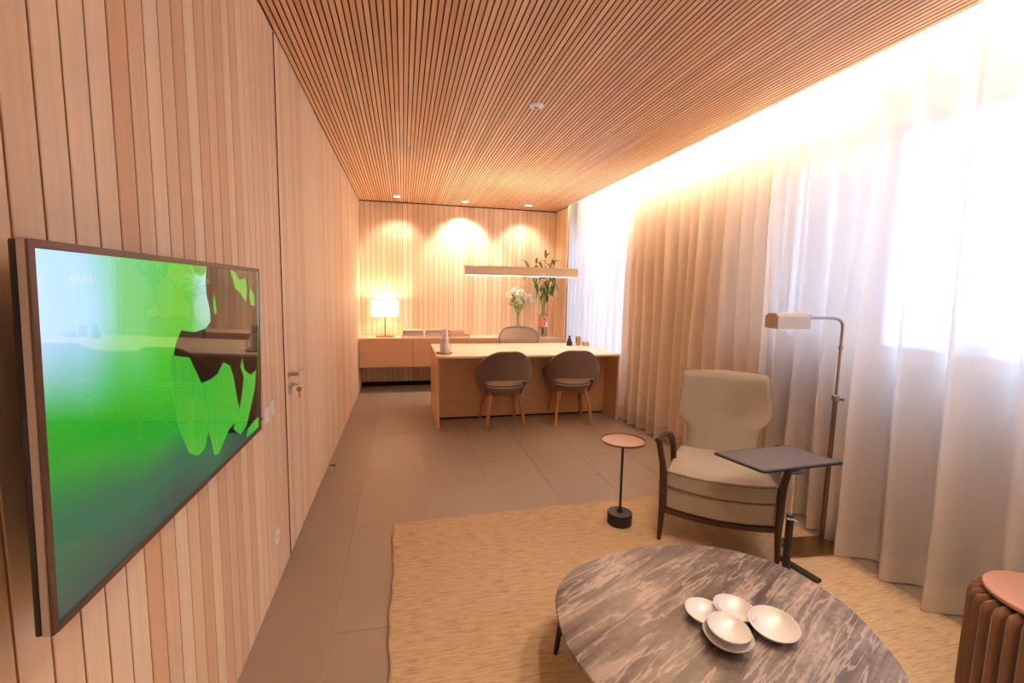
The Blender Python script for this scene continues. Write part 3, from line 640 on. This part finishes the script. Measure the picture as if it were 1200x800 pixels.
# ------------------------------------------------------------------ visitor chairs
M_velvet = plain('taupe_brown_velvet', (0.165, 0.105, 0.09), .85, noise=.12, scale=60, sheen=.4, bump=.2)
M_pipe = plain('cream_piping', (0.66, 0.56, 0.48), .6)
def visitor_chair():
    t = thing('visitor_chair', 'brown velvet shell chair with wooden legs at the desk, the left of the pair', 'chair', (1.612, 4.72, 0), 0, 'velvet visitor chairs at the desk')
    TH_ = math.radians(108)
    def ztop(a):
        q = abs(a)/TH_
        q = max(0, min(1, (q-.12)/.98)); return .820 - .31*q*q*(3-2*q)
    def surf(a, v, off=0):
        zt = ztop(a); zb = .352; z = zb + (zt-zb)*v
        k = max(0, min(1, (z-.35)/.23)); rx = .205+.085*math.sin(k*PI/2) - .02*max(0, (z-.60)/.22)
        ry = .19+.075*math.sin(k*PI/2) + .02*max(0, (z-.6)/.22)
        rx += off; ry += off
        return (rx*math.sin(a), .0-ry*math.cos(a), z)
    NU, NV = 46, 20; m = MB(); A0 = math.radians(46)
    idx = {}; vs = []; fs = []
    for s_, off in ((0, 0), (1, .030)):
        for j in range(NV+1):
            for i in range(NU+1):
                a = -TH_+2*TH_*i/NU; idx[s_, i, j] = len(vs); vs.append(surf(a, j/NV, off))
    def hole(i, j):
        a = -TH_+2*TH_*(i+.5)/NU; zc = surf(a, (j+.5)/NV)[2]
        return abs(a) < A0 and zc < .518 - .03*(abs(a)/A0)**4
    cells = [(i, j) for i in range(NU) for j in range(NV) if not hole(i, j)]; cs = set(cells)
    for i, j in cells:
        q = [(i, j), (i+1, j), (i+1, j+1), (i, j+1)]
        fs.append(tuple(idx[0, a, b] for a, b in q)); fs.append(tuple(idx[1, a, b] for a, b in reversed(q)))
        for (di, dj, e) in ((0, -1, (0, 1)), (1, 0, (1, 2)), (0, 1, (2, 3)), (-1, 0, (3, 0))):
            if (i+di, j+dj) not in cs:
                a, b = q[e[0]], q[e[1]]; fs.append((idx[0, *a], idx[1, *a], idx[1, *b], idx[0, *b]))
    m.add(vs, fs); shell = m.build('shell', M_velvet, t, smooth=True, sub=1)
    top = [Vector(surf(-TH_+2*TH_*i/60, 1, .015)) + Vector((0, 0, .001)) for i in range(61)]
    MB().tube(top, .006, 8).build('piping', M_pipe, shell, smooth=True)
    # piping round the opening
    pa = []
    for k in range(31):
        a = -A0*1.02+2*A0*1.02*k/30; zz = .522 - .03*(abs(a)/A0)**4; v = (zz-.352)/(ztop(a)-.352); pa.append(surf(a, v, .030))
    lo = [surf(-A0*1.02, v, .030) for v in (.04, .12, .2, .27)]; hi = [surf(A0*1.02, v, .030) for v in (.27, .2, .12, .04)]
    MB().tube(pa+hi, .0035, 8).build('piping', M_pipe, shell, smooth=True)
    # seat cushion
    def sx(r, q): return (.225*r*math.copysign(abs(math.cos(q))**.85, math.cos(q)), .02+.245*r*math.copysign(abs(math.sin(q))**.85, math.sin(q)))
    prof = [(0, .365), (.85, .365), (.97, .38), (1, .41), (.97, .44), (.86, .458), (.5, .466), (0, .468)]
    MB().grid(lambda u, v: (*sx(prof[min(int(v*7+.5), 7)][0], 2*PI*u), prof[min(int(v*7+.5), 7)][1]), 40, 7, True).build('seat', M_velvet, t, smooth=True, sub=1)
    MB().grid(lambda u, v: (*sx(.93*(1-v), 2*PI*u), .4555+.0155*(1-(1-v)**2.5)), 36, 5, True).build('seat_highlight', plain('painted_seat_highlight', (.56, .47, .41), .8), t, smooth=True)  # paler colour paints the pendant and sky light on the seat top
    pl = [(*sx(.99, 2*PI*k/48), .437) for k in range(49)]
    MB().tube(pl, .005, 6, cap=False).build('seat_piping', M_pipe, t, smooth=True)
    MB().box(-.15, -.13, .335, .15, .15, .364).build('under_frame', M_leg, t, bevel=.008)
    for sx_ in (-1, 1):
        for sy in (-1, 1):
            y_ = -.225 if sy < 0 else .235
            pts = smoothpath([(sx_*.10, sy*.10, .345), (sx_*.145, y_*.62, .335), (sx_*.165, y_*.78, .27), (sx_*.185, y_*.92, .13), (sx_*.198, y_, 0)], 4)
            n = len(pts); MB().tube(pts, [.029 - .014*i/n for i in range(n)], 10, flat=.7).build('leg', M_leg, t, smooth=True)
    return t
vc = visitor_chair()
v2 = copy_tree(vc); v2.location = (2.388, 4.75, 0); v2.rotation_euler = (0, 0, -.13)
v2['label'] = 'brown velvet shell chair with wooden legs at the desk, the right of the pair'

# office chair behind the desk
oc = thing('office_chair', 'grey mesh backed office chair behind the desk', 'office chair', (2.075, 5.95, 0))
M_grey = plain('grey_chair_frame', (0.20, 0.18, 0.19), .4)
def oc_out(n=40, sc=1.0):
    pts = []
    half = [(0, .945), (.10, .940), (.18, .925), (.235, .885), (.262, .83), (.258, .77), (.235, .68), (.20, .58), (.15, .50), (.0, .48)]
    pth = half + [(-x, z) for x, z in half[-2:0:-1]]
    cp = closedpath(pth, 4)
    return [(x*sc, .0+.10*(x/.26)**2*-1, .70+(z-.70)*sc) for x, z in cp]
ring = oc_out()
MB().tube([*ring, ring[0]], .013, 8, cap=False).build('back_frame', M_grey, oc, smooth=True)
def meshmat():
    m, t, b, o = new_mat('chair_mesh_fabric'); b.inputs['Base Color'].default_value = (.42, .34, .30, 1); b.inputs['Roughness'].default_value = .7; b.inputs['Alpha'].default_value = .72; return m
c_ = (0, 0.0, .72); k = len(ring); mm = MB(); mm.v = [(0, .02, .72)] + [((p[0])*s_, p[1]*s_*s_ + .02*(1-s_), .72+(p[2]-.72)*s_) for s_ in (.33, .66, 1) for p in ring]
mm.f = [(0, 1+i, 1+(i+1) % k) for i in range(k)] + [(1+r_*k+i, 1+r_*k+(i+1) % k, 1+(r_+1)*k+(i+1) % k, 1+(r_+1)*k+i) for r_ in range(2) for i in range(k)]
mm.build('mesh_back', meshmat(), oc, smooth=True)
MB().prism(closedpath([(-.24, -.45), (.24, -.45), (.26, -.2), (.22, .0), (-.22, .0), (-.26, -.2)], 4), .44, .49).build('seat', M_grey, oc, bevel=.012)
MB().tube([(0, .03, .50), (0, .05, .42), (0, -.12, .40)], .02, 8).build('spine', M_grey, oc, smooth=True)
MB().tube([(0, -.22, .09), (0, -.22, .44)], .026, 12).build('gas_column', M_steel, oc, smooth=True)
for k in range(5):
    q = 2*PI*k/5; e = (.27*math.cos(q), -.22+.27*math.sin(q)); lg_ = MB().tube([(0, -.22, .10), (e[0], e[1], .075)], [.024, .016], 8).build('base_leg', M_grey, oc, smooth=True)
    MB().tube([(e[0]-.02*math.sin(q), e[1]+.02*math.cos(q), .028), (e[0]+.02*math.sin(q), e[1]-.02*math.cos(q), .028)], .028, 14).tube([(e[0], e[1], .05), (e[0], e[1], .075)], .008, 8).build('caster', M_blackmetal, lg_, smooth=True)

# ------------------------------------------------------------------ rug
def rugmat():
    m, t, b, o = new_mat('woven_jute'); L = t.links.new
    tc = N(t, 'ShaderNodeTexCoord'); mp = N(t, 'ShaderNodeMapping'); mp.inputs['Scale'].default_value = (6, 70, 6); L(tc.outputs['Object'], mp.inputs[0])
    nz = N(t, 'ShaderNodeTexNoise'); nz.inputs['Scale'].default_value = 2.0; nz.inputs['Detail'].default_value = 6; nz.inputs['Roughness'].default_value = .65; L(mp.outputs[0], nz.inputs['Vector'])
    n2 = N(t, 'ShaderNodeTexNoise'); n2.inputs['Scale'].default_value = 1.6; L(tc.outputs['Object'], n2.inputs['Vector'])
    r = N(t, 'ShaderNodeValToRGB'); e = r.color_ramp.elements; e[0].position = .33; e[0].color = (.33, .205, .105, 1); e[1].position = .60; e[1].color = (.56, .42, .275, 1)
    n_ = e.new(.46); n_.color = (.49, .345, .21, 1); L(nz.outputs[0], r.inputs[0]); 
    mx = N(t, 'ShaderNodeMix', data_type='RGBA', blend_type='MULTIPLY'); mx.inputs[0].default_value = .35; L(r.outputs[0], mx.inputs[6]); L(n2.outputs[0], mx.inputs[7])
    L(r.outputs[0], b.inputs['Base Color']); b.inputs['Roughness'].default_value = .9
    return m
M_rug = rugmat()
rug = MB()
NXR, NYR = 60, 210
RY1, RY0 = 2.77, -1.2
def rugpt(u, v):
    y = RY0 + (RY1-RY0)*v; xl = .535 + .006*math.sin(9*y)+.003*math.sin(31*y); xr = 2.965 + .004*math.sin(7*y)
    x = xl + (xr-xl)*u; y2 = y + (x-1.3)*.036*max(0, v-.5)*2 + .004*math.sin(8*x)*(v > .95)
    z = .0085 + .0018*math.cos(PI*NYR*v)
    return (x, y2, z)
g = rug.grid(rugpt, NXR, NYR)
# edges down to the floor
edge = [rugpt(0, j/NYR) for j in range(NYR+1)] + [rugpt(i/NXR, 1) for i in range(1, NXR+1)] + [rugpt(1, 1-j/NYR) for j in range(1, NYR+1)] + [rugpt(1-i/NXR, 0) for i in range(1, NXR)]
k = len(edge); rug.add(edge + [(x, y, .0005) for x, y, z in edge], [(i, (i+1) % k, k+(i+1) % k, k+i) for i in range(k)])
rug_o = rug.build('rug', M_rug, smooth=True); tag(rug_o, 'large honey coloured ribbed jute rug under the coffee table', 'rug')
lb = [(rugpt(0, j/160)[0]-.001, rugpt(0, j/160)[1], .008) for j in range(161)]
MB().tube(lb, .006, 6).build('edge_binding', plain('rug_binding', (.42, .27, .15), .9), rug_o, smooth=True)
RZ = .0105

# ------------------------------------------------------------------ coffee table
def travertine():
    m, t, b, o = new_mat('grey_travertine'); L = t.links.new
    tc = N(t, 'ShaderNodeTexCoord'); mp = N(t, 'ShaderNodeMapping'); mp.inputs['Rotation'].default_value = (0, 0, math.radians(-27)); L(tc.outputs['Object'], mp.inputs[0])
    m2 = N(t, 'ShaderNodeMapping'); m2.inputs['Scale'].default_value = (1.3, 11, 1); L(mp.outputs[0], m2.inputs[0])
    n1 = N(t, 'ShaderNodeTexNoise'); n1.inputs['Scale'].default_value = 1.5; n1.inputs['Detail'].default_value = 9; n1.inputs['Roughness'].default_value = .62; n1.inputs['Distortion'].default_value = .5; L(m2.outputs[0], n1.inputs['Vector'])
    n2 = N(t, 'ShaderNodeTexNoise'); n2.inputs['Scale'].default_value = 38; n2.inputs['Detail'].default_value = 6; L(mp.outputs[0], n2.inputs['Vector'])
    m3 = N(t, 'ShaderNodeMapping'); m3.inputs['Scale'].default_value = (1.5, 13, 1); L(mp.outputs[0], m3.inputs[0])
    n3 = N(t, 'ShaderNodeTexNoise'); n3.inputs['Scale'].default_value = 1.8; n3.inputs['Detail'].default_value = 6; n3.inputs['Roughness'].default_value = .55; n3.inputs['Distortion'].default_value = .35; L(m3.outputs[0], n3.inputs['Vector'])
    a = N(t, 'ShaderNodeMath', operation='MULTIPLY_ADD'); a.inputs[1].default_value = .22; L(n2.outputs[0], a.inputs[0]); L(n1.outputs[0], a.inputs[2])
    r = N(t, 'ShaderNodeValToRGB'); e = r.color_ramp.elements; e[0].position = .44; e[0].color = (.075, .055, .050, 1); e[1].position = .78; e[1].color = (.36, .29, .255, 1)
    x_ = e.new(.58); x_.color = (.135, .102, .090, 1); x_ = e.new(.68); x_.color = (.21, .163, .142, 1); L(a.outputs[0], r.inputs[0])
    vr = N(t, 'ShaderNodeValToRGB'); e = vr.color_ramp.elements; e[0].position = .52; e[0].color = (0, 0, 0, 1); e[1].position = .60; e[1].color = (0, 0, 0, 1); x_ = e.new(.555); x_.color = (.55, .55, .55, 1); L(n3.outputs[0], vr.inputs[0])
    mx = N(t, 'ShaderNodeMix', data_type='RGBA'); L(vr.outputs[0], mx.inputs[0]); L(r.outputs[0], mx.inputs[6]); mx.inputs[7].default_value = (.56, .46, .40, 1)
    L(mx.outputs[2], b.inputs['Base Color']); b.inputs['Roughness'].default_value = .27
    bp = N(t, 'ShaderNodeBump'); bp.inputs['Strength'].default_value = .06; bp.inputs['Distance'].default_value = .001; L(n2.outputs[0], bp.inputs['Height']); L(bp.outputs[0], b.inputs['Normal'])
    return m
ct = thing('coffee_table', 'low rounded coffee table with a veined grey brown stone top', 'coffee table', (1.62, 1.2, RZ))
out = [(1.129, 1.131), (1.107, 1.225), (1.100, 1.325), (1.137, 1.512), (1.215, 1.628), (1.313, 1.69), (1.483, 1.74), (1.64, 1.764), (1.801, 1.746), (1.96, 1.694), (2.069, 1.61), (2.141, 1.512), (2.175, 1.406), (2.184, 1.284), (2.167, 1.186), (2.123, 1.063), (2.056, .936), (1.95, .80), (1.80, .69), (1.62, .64), (1.44, .67), (1.28, .78), (1.18, .94)]
ol = closedpath([(a-1.62, b-1.2) for a, b in out], 5)
tm = MB(); n = len(ol); zt = .300-RZ
rings = [(1-.10, zt-.032), (1-.012, zt-.016), (1-.004, zt-.013), (1, zt-.008), (1, zt-.004), (1-.004, zt)]
vs = [(x*s_, y*s_, z) for s_, z in rings for x, y in ol]
fs = [(i*n+j, i*n+(j+1) % n, (i+1)*n+(j+1) % n, (i+1)*n+j) for i in range(len(rings)-1) for j in range(n)] + [tuple(range(n))[::-1], tuple((len(rings)-1)*n+j for j in range(n))]
tm.add(vs, fs).build('stone_top', travertine(), ct, smooth=True)
for (fx, fy, tx, ty) in ((1.170, 1.583, 1.195, 1.555), (1.93, 1.58, 1.84, 1.47), (1.86, .84, 1.78, .95), (1.33, .84, 1.41, .95)):
    MB().tube([(tx-1.62, ty-1.2, zt-.034), (fx-1.62, fy-1.2, 0)], [.017, .009], 12).build('leg', M_blackmetal, ct, smooth=True)
MB().prism([(x*.82, y*.86) for x, y in ol], zt-.044, zt-.033).build('under_frame', M_blackmetal, ct)

# bowls
M_pearl = plain('pearl_glazed_bowl', (0.72, 0.69, 0.68), .42, .25, coat=.1)
def bowl(x, y, z, r, tilt, az, label):
    t = MB().lathe([(0, 0), (r*.30, .001), (r*.62, r*.12), (r*.88, r*.32), (r, r*.50), (r*.985, r*.515), (r*.86, r*.36), (r*.60, r*.17), (r*.3, r*.06), (0, r*.055)], (0, 0, 0), 44).build('bowl', M_pearl, smooth=True, sub=1)
    t.location = (x, y, z); t.rotation_mode = 'AXIS_ANGLE'; t.rotation_axis_angle = (tilt, math.cos(az), math.sin(az), 0)
    return tag(t, label, 'bowl', 'pearly bowls on the coffee table')
bowl(1.610, 1.300, .302, .066, .05, .3, 'smallest pearly bowl, at the left of the coffee table group')
bowl(1.722, 1.288, .302, .072, .06, 1.3, 'pearly bowl at the top of the group, furthest from the camera')
bowl(1.612, 1.182, .302, .078, .04, 0, 'larger lower bowl of the nested pair nearest the camera')
bowl(1.618, 1.190, .322, .068, .08, .5, 'smaller pearly bowl resting inside the nearest bowl')
bowl(1.795, 1.190, .303, .080, .10, -.4, 'largest pearly bowl, at the right of the coffee table group')

# ------------------------------------------------------------------ small round side table
st = thing('drinks_table', 'slim pedestal table with a round copper coloured top and black drum base', 'side table', (1.890, 2.490, RZ))
MB().lathe([(0, 0), (.072, 0), (.075, .003), (.075, .070), (.072, .073), (.020, .073), (.012, .085), (.008, .10), (0, .10)], n=40).build('base', M_blackmetal, st, smooth=True)
MB().tube([(0, 0, .09), (0, 0, .515)], .0075, 12).build('pole', M_blackmetal, st, smooth=True)
MB().lathe([(0, .514), (.10, .514), (.130, .520), (.134, .532), (.132, .533), (.127, .524), (0, .523)], n=56).build('rim', plain('dark_copper_rim', (.22, .09, .06), .4, .3), st, smooth=True)
MB().lathe([(0, .5235), (.126, .5235), (.126, .5255), (0, .5255)], n=56).build('round_top', wood('rosy_wood_top', (.48, .31, .21), 'X', .9, .4), st, smooth=True)

# ------------------------------------------------------------------ armchair
ac = thing('armchair', 'beige wing armchair with a dark wooden frame beside the curtains', 'armchair', (2.280, 2.100, RZ), math.radians(-35))
M_fab = plain('beige_grey_weave', (0.38, 0.325, 0.25), .9, noise=.12, scale=160, bump=.3, sheen=.15)
M_fabp = plain('darker_seam_piping', (0.19, 0.15, 0.10), .9)
def bow(x, hw=.29, d=.055): return -d*(1-(x/hw)**2)
# upholstered seat box and cushion
def slab(hw_f, hw_b, yb, z0, z1, d, puff=0.0):
    m = MB(); NX = 16; o_ = []
    for i in range(NX+1):
        x = -hw_f+2*hw_f*i/NX; o_.append((x, bow(x, hw_f, d)))
    for i in range(NX+1):
        x = hw_b-2*hw_b*i/NX; o_.append((x, yb))
    return m.prism(o_, z0, z1)
slab(.276, .225, .50, .197, .318, .052).build('seat_base', M_fab, ac, bevel=.010, seg=3, smooth=True)
cush = slab(.282, .225, .50, .322, .421, .062); cush.build('seat_cushion', M_fab, ac, bevel=.012, seg=3, smooth=True)
# crowned top panel of the cushion
def crown(u, v):
    hw = .262*(1-v)+.205*v; x = -hw+2*hw*u; y0_ = bow(x, .282, .060)+.018; y = y0_*(1-v)+.49*v
    return (x, y, .4195 + .018*math.sin(PI*min(max(u, .0), 1))**.6*math.sin(PI*min(.5+v*.5, 1) if v > .5 else PI*(.06+v*.88))**.5 if 0 < u < 1 and 0 < v < 1 else .4190)
MB().grid(crown, 16, 14).build('cushion_top', M_fab, ac, smooth=True, sub=1)
for zz, d_ in ((.320, .058), (.4125, .0625)):
    MB().tube([(x, bow(x, .284, d_)-.001, zz) for x in [-.282+.564*i/20 for i in range(21)]], .0035, 6).build('piping', M_fabp, ac, smooth=True)
# back
def backrow(z):
    pts = [(.36, .212), (.54, .213), (.57, .216), (.595, .232), (.615, .256), (.635, .270), (.68, .276), (.76, .268), (.88, .259), (.905, .254)]
    for i in range(len(pts)-1):
        if z <= pts[i+1][0]:
            a, b = pts[i], pts[i+1]; f_ = (z-a[0])/(b[0]-a[0]); return a[1]*(1-f_)+b[1]*f_
    return pts[-1][1]
NZ, NA = 26, 36; m = MB(); vs = []
for j in range(NZ+1):
    z = .36+(.905-.36)*j/NZ; hw = backrow(z); edge_ = 1.0
    zt_ = (j/NZ); th = .045*(1 if zt_ < .93 else math.sqrt(max(.02, 1-((zt_-.93)/.07)**2*.9)))
    yc = .50+(z-.36)*.30
    for i in range(NA):
        q = 2*PI*i/NA; cx = math.copysign(abs(math.cos(q))**.28, math.cos(q)); sy = math.copysign(abs(math.sin(q))**.5, math.sin(q))
        wing = -.045*abs(cx)**4*(1 if z > .6 else max(0, (z-.5)/.1))
        vs.append((.022+hw*cx, yc+th*sy+wing, z + (.012*(1-cx*cx) if j == NZ else 0)))
fs = [(j*NA+i, j*NA+(i+1) % NA, (j+1)*NA+(i+1) % NA, (j+1)*NA+i) for j in range(NZ) for i in range(NA)] + [tuple(range(NA))[::-1], tuple(NZ*NA+i for i in range(NA))]
m.add(vs, fs).build('backrest', M_fab, ac, smooth=True, bevel=.006, seg=2)
# wooden frame
MB().grid(lambda u, v: (0, 0, 0), 1, 1)
rail = MB()
for i in range(20):
    x0_, x1_ = -.29+.58*i/20, -.29+.58*(i+1)/20
    rail.add([(x0_, bow(x0_, .30, .058)-.004, .170), (x1_, bow(x1_, .30, .058)-.004, .170), (x1_, bow(x1_, .30, .058)-.004, .196), (x0_, bow(x0_, .30, .058)-.004, .196),
              (x0_, bow(x0_, .30, .058)+.025, .170), (x1_, bow(x1_, .30, .058)+.025, .170), (x1_, bow(x1_, .30, .058)+.025, .196), (x0_, bow(x0_, .30, .058)+.025, .196)],
             [(0, 1, 2, 3), (4, 7, 6, 5), (0, 4, 5, 1), (3, 2, 6, 7)])
rail.build('front_rail', M_dark, ac)
for s_ in (-1, 1):
    MB().box(min(s_*.278, s_*.25), .0, .170, max(s_*.278, s_*.25), .50, .196).build('side_rail', M_dark, ac, bevel=.003)
    pts = smoothpath([(s_*.302, 0, 0), (s_*.298, -.002, .09), (s_*.295, 0, .20), (s_*.297, -.002, .33), (s_*.302, -.004, .44), (s_*.318, -.010, .53), (s_*.330, -.016, .590)], 4)
    n = len(pts); MB().tube(pts, [.012+.008*min(1, i/(n*.35))-.004*max(0, (i-n*.6)/(n*.4)) for i in range(n)], 10).build('front_leg', M_dark, ac, smooth=True)
    pts = smoothpath([(s_*.340, -.030, .594), (s_*.324, .03, .603), (s_*.298, .085, .606), (s_*.276, .13, .590), (s_*.262, .17, .53), (s_*.256, .22, .44), (s_*.252, .28, .34), (s_*.248, .36, .20)], 4)
    n = len(pts); MB().tube(pts, [.014+.006*math.sin(PI*i/n) for i in range(n)], 10, flat=.8).build('armrest', M_dark, ac, smooth=True)
    pts = smoothpath([(s_*.235, .50, .30), (s_*.235, .50, .18), (s_*.240, .55, .08), (s_*.245, .60, 0)], 4)
    n = len(pts); MB().tube(pts, [.020-.007*i/n for i in range(n)], 10).build('rear_leg', M_dark, ac, smooth=True)

# ------------------------------------------------------------------ tray table in front of the armchair
tt = thing('tray_table', 'height adjustable side table with a dark rectangular top over the armchair', 'side table', (2.352, 1.700, RZ))
tcn = [(2.111, 1.962), (2.176, 1.692), (2.663, 1.722), (2.587, 1.985)]
cxm, cym = 2.352, 1.700
def rounded(c, r=.02, n=5):
    out = []
    for i in range(4):
        p = Vector(c[i]); a = (Vector(c[i-1])-p).normalized(); b = (Vector(c[(i+1) % 4])-p).normalized()
        for k in range(n+1):
            t = k/n; out.append(tuple((p+a*r*(1-t)**2+b*r*t**2)[:2]))
    return out
oc_ = rounded([(x-cxm, y-cym) for x, y in tcn])
zt2 = .64-RZ
MB().prism(oc_, zt2-.014, zt2-.002).build('tray_top', M_blackmetal, tt, bevel=.003)
cc = (sum(p[0] for p in oc_)/len(oc_), sum(p[1] for p in oc_)/len(oc_))
MB().prism([(cc[0]+(x-cc[0])*.955, cc[1]+(y-cc[1])*.93) for x, y in oc_], zt2-.003, zt2-.0005).build('inlay', plain('grey_leather_inlay', (.12, .095, .10), .38), tt)
MB().tube([(0, 0, .35), (0, 0, zt2-.016)], .010, 14).build('inner_pole', M_chrome, tt, smooth=True)
MB().tube([(0, 0, .0), (0, 0, .40)], .0165, 14).build('outer_pole', M_blackmetal, tt, smooth=True)
MB().box(-.03, -.025, zt2-.022, .03, .025, zt2-.0145).build('mounting_plate', M_blackmetal, tt, bevel=.002)
MB().tube([(-.03, -.01, .392), (.0, -.02, .388), (.018, -.022, .375)], .006, 8).build('clamp_lever', M_chrome, tt, smooth=True)
MB().box(-.012, -.02, 0, .012, .30, .018, Matrix.Rotation(math.radians(-48), 4, 'Z')).build('base_spine', M_blackmetal, tt, bevel=.003)
MB().box(-.017, -.17, 0, .017, .06, .020, Matrix.Translation((.228, .205, 0)) @ Matrix.Rotation(math.radians(8), 4, 'Z')).build('base_foot', M_blackmetal, tt, bevel=.006)

# ------------------------------------------------------------------ reading lamp
rl = thing('reading_lamp', 'tall brass pharmacy floor lamp on a square base beside the curtain', 'floor lamp', (2.924, 2.030, RZ))
M_bronze = plain('aged_bronze', (0.20, 0.135, 0.10), .32, .8); M_bbase = plain('polished_brass_base', (0.34, 0.19, 0.07), .22, .85)
bq = [(2.640, 1.955), (2.937, 1.925), (3.010, 2.095), (2.715, 2.128)]
MB().prism([(x-2.924, y-2.030) for x, y in bq], 0, .014).build('base', M_bbase, rl, bevel=.003)
MB().tube([(0, 0, .014), (0, 0, .855)], .0125, 14).build('lower_pole', M_bronze, rl, smooth=True)
MB().tube([(0, 0, .85), (0, 0, 1.22)], .0075, 12).tube(smoothpath([(0, 0, 1.20), (0, 0, 1.25), (-.012, -.003, 1.282), (-.05, -.006, 1.302), (-.12, -.008, 1.306), (-.235, -.010, 1.306)], 5), .0075, 10).build('upper_pole', M_nickel, rl, smooth=True)
MB().lathe([(0, .845), (.019, .845), (.019, .875), (.010, .882), (0, .882)], n=20).tube([(0, 0, .857), (.03, -.01, .855)], .004, 8).tube([(.028, -.01, .855), (.040, -.013, .854)], .008, 10).build('collar', M_nickel, rl, smooth=True)
MB().lathe([(0, 1.135), (.011, 1.135), (.011, 1.150), (0, 1.150)], n=16).build('ring', M_nickel, rl, smooth=True)
MB().tube([(-.235, -.010, 1.306), (-.262, -.010, 1.306)], .016, 16).build('socket', M_nickel, rl, smooth=True)
prof = [(-.044, -.052), (-.044, .012), (-.022, .026), (.022, .026), (.044, .012), (.044, -.052)]
sh = MB(); 
def shp(x0_, x1_): 
    vs = [(x, a, 1.302+b) for x in (x0_, x1_) for a, b in prof]; k = len(prof)
    fs = [(i, i+1, k+i+1, k+i) for i in range(k-1)]
    return sh.add(vs, fs + [tuple(range(k)), tuple(range(k, 2*k))])
shp(-.462, -.262); sh.build('shade', plain('satin_nickel_shade', (0.50, 0.40, 0.31), .40, .7), rl, solid=.002, loc=(0, 0, 0))

# ------------------------------------------------------------------ pleated stool
so = thing('pleated_stool', 'round brown stool of upright pleats with a rosy disc seat, at the right edge', 'stool', (2.690, .975, .0))
so.location.z = RZ if True else 0
M_pleat = plain('brown_pleated_felt', (0.17, 0.075, 0.036), .8, noise=.1, scale=50, sheen=.2)
fm = MB()
prof = []
for k in range(13):
    z = .004 + (.415-.004)*k/12; prof.append(z)
def flute(u, v):
    z = .002+.416*v; e = 1 if v < .9 else math.sqrt(max(0, 1-((v-.9)/.1)**2)); e2 = .985 if v < .04 else 1
    q = 2*PI*u; return ((.055*math.cos(q)*e2+.0)*max(e, .02) + .145, .0175*math.sin(q)*max(e, .02), z)
fme = fm.grid(flute, 16, 20, True).mesh('pleat', M_pleat, True)
for k in range(30):
    link_mesh('pleat', fme, so, (0, 0, 0), (0, 0, 2*PI*k/30))
MB().lathe([(0, .01), (.11, .01), (.11, .40), (0, .40)], n=30).build('core', M_pleat, so)
MB().lathe([(0, .416), (.160, .416), (.166, .420), (.168, .427), (.166, .433), (.160, .436), (0, .436)], n=64).build('disc_seat', plain('rosy_leather_disc', (.42, .215, .15), .45), so, smooth=True)
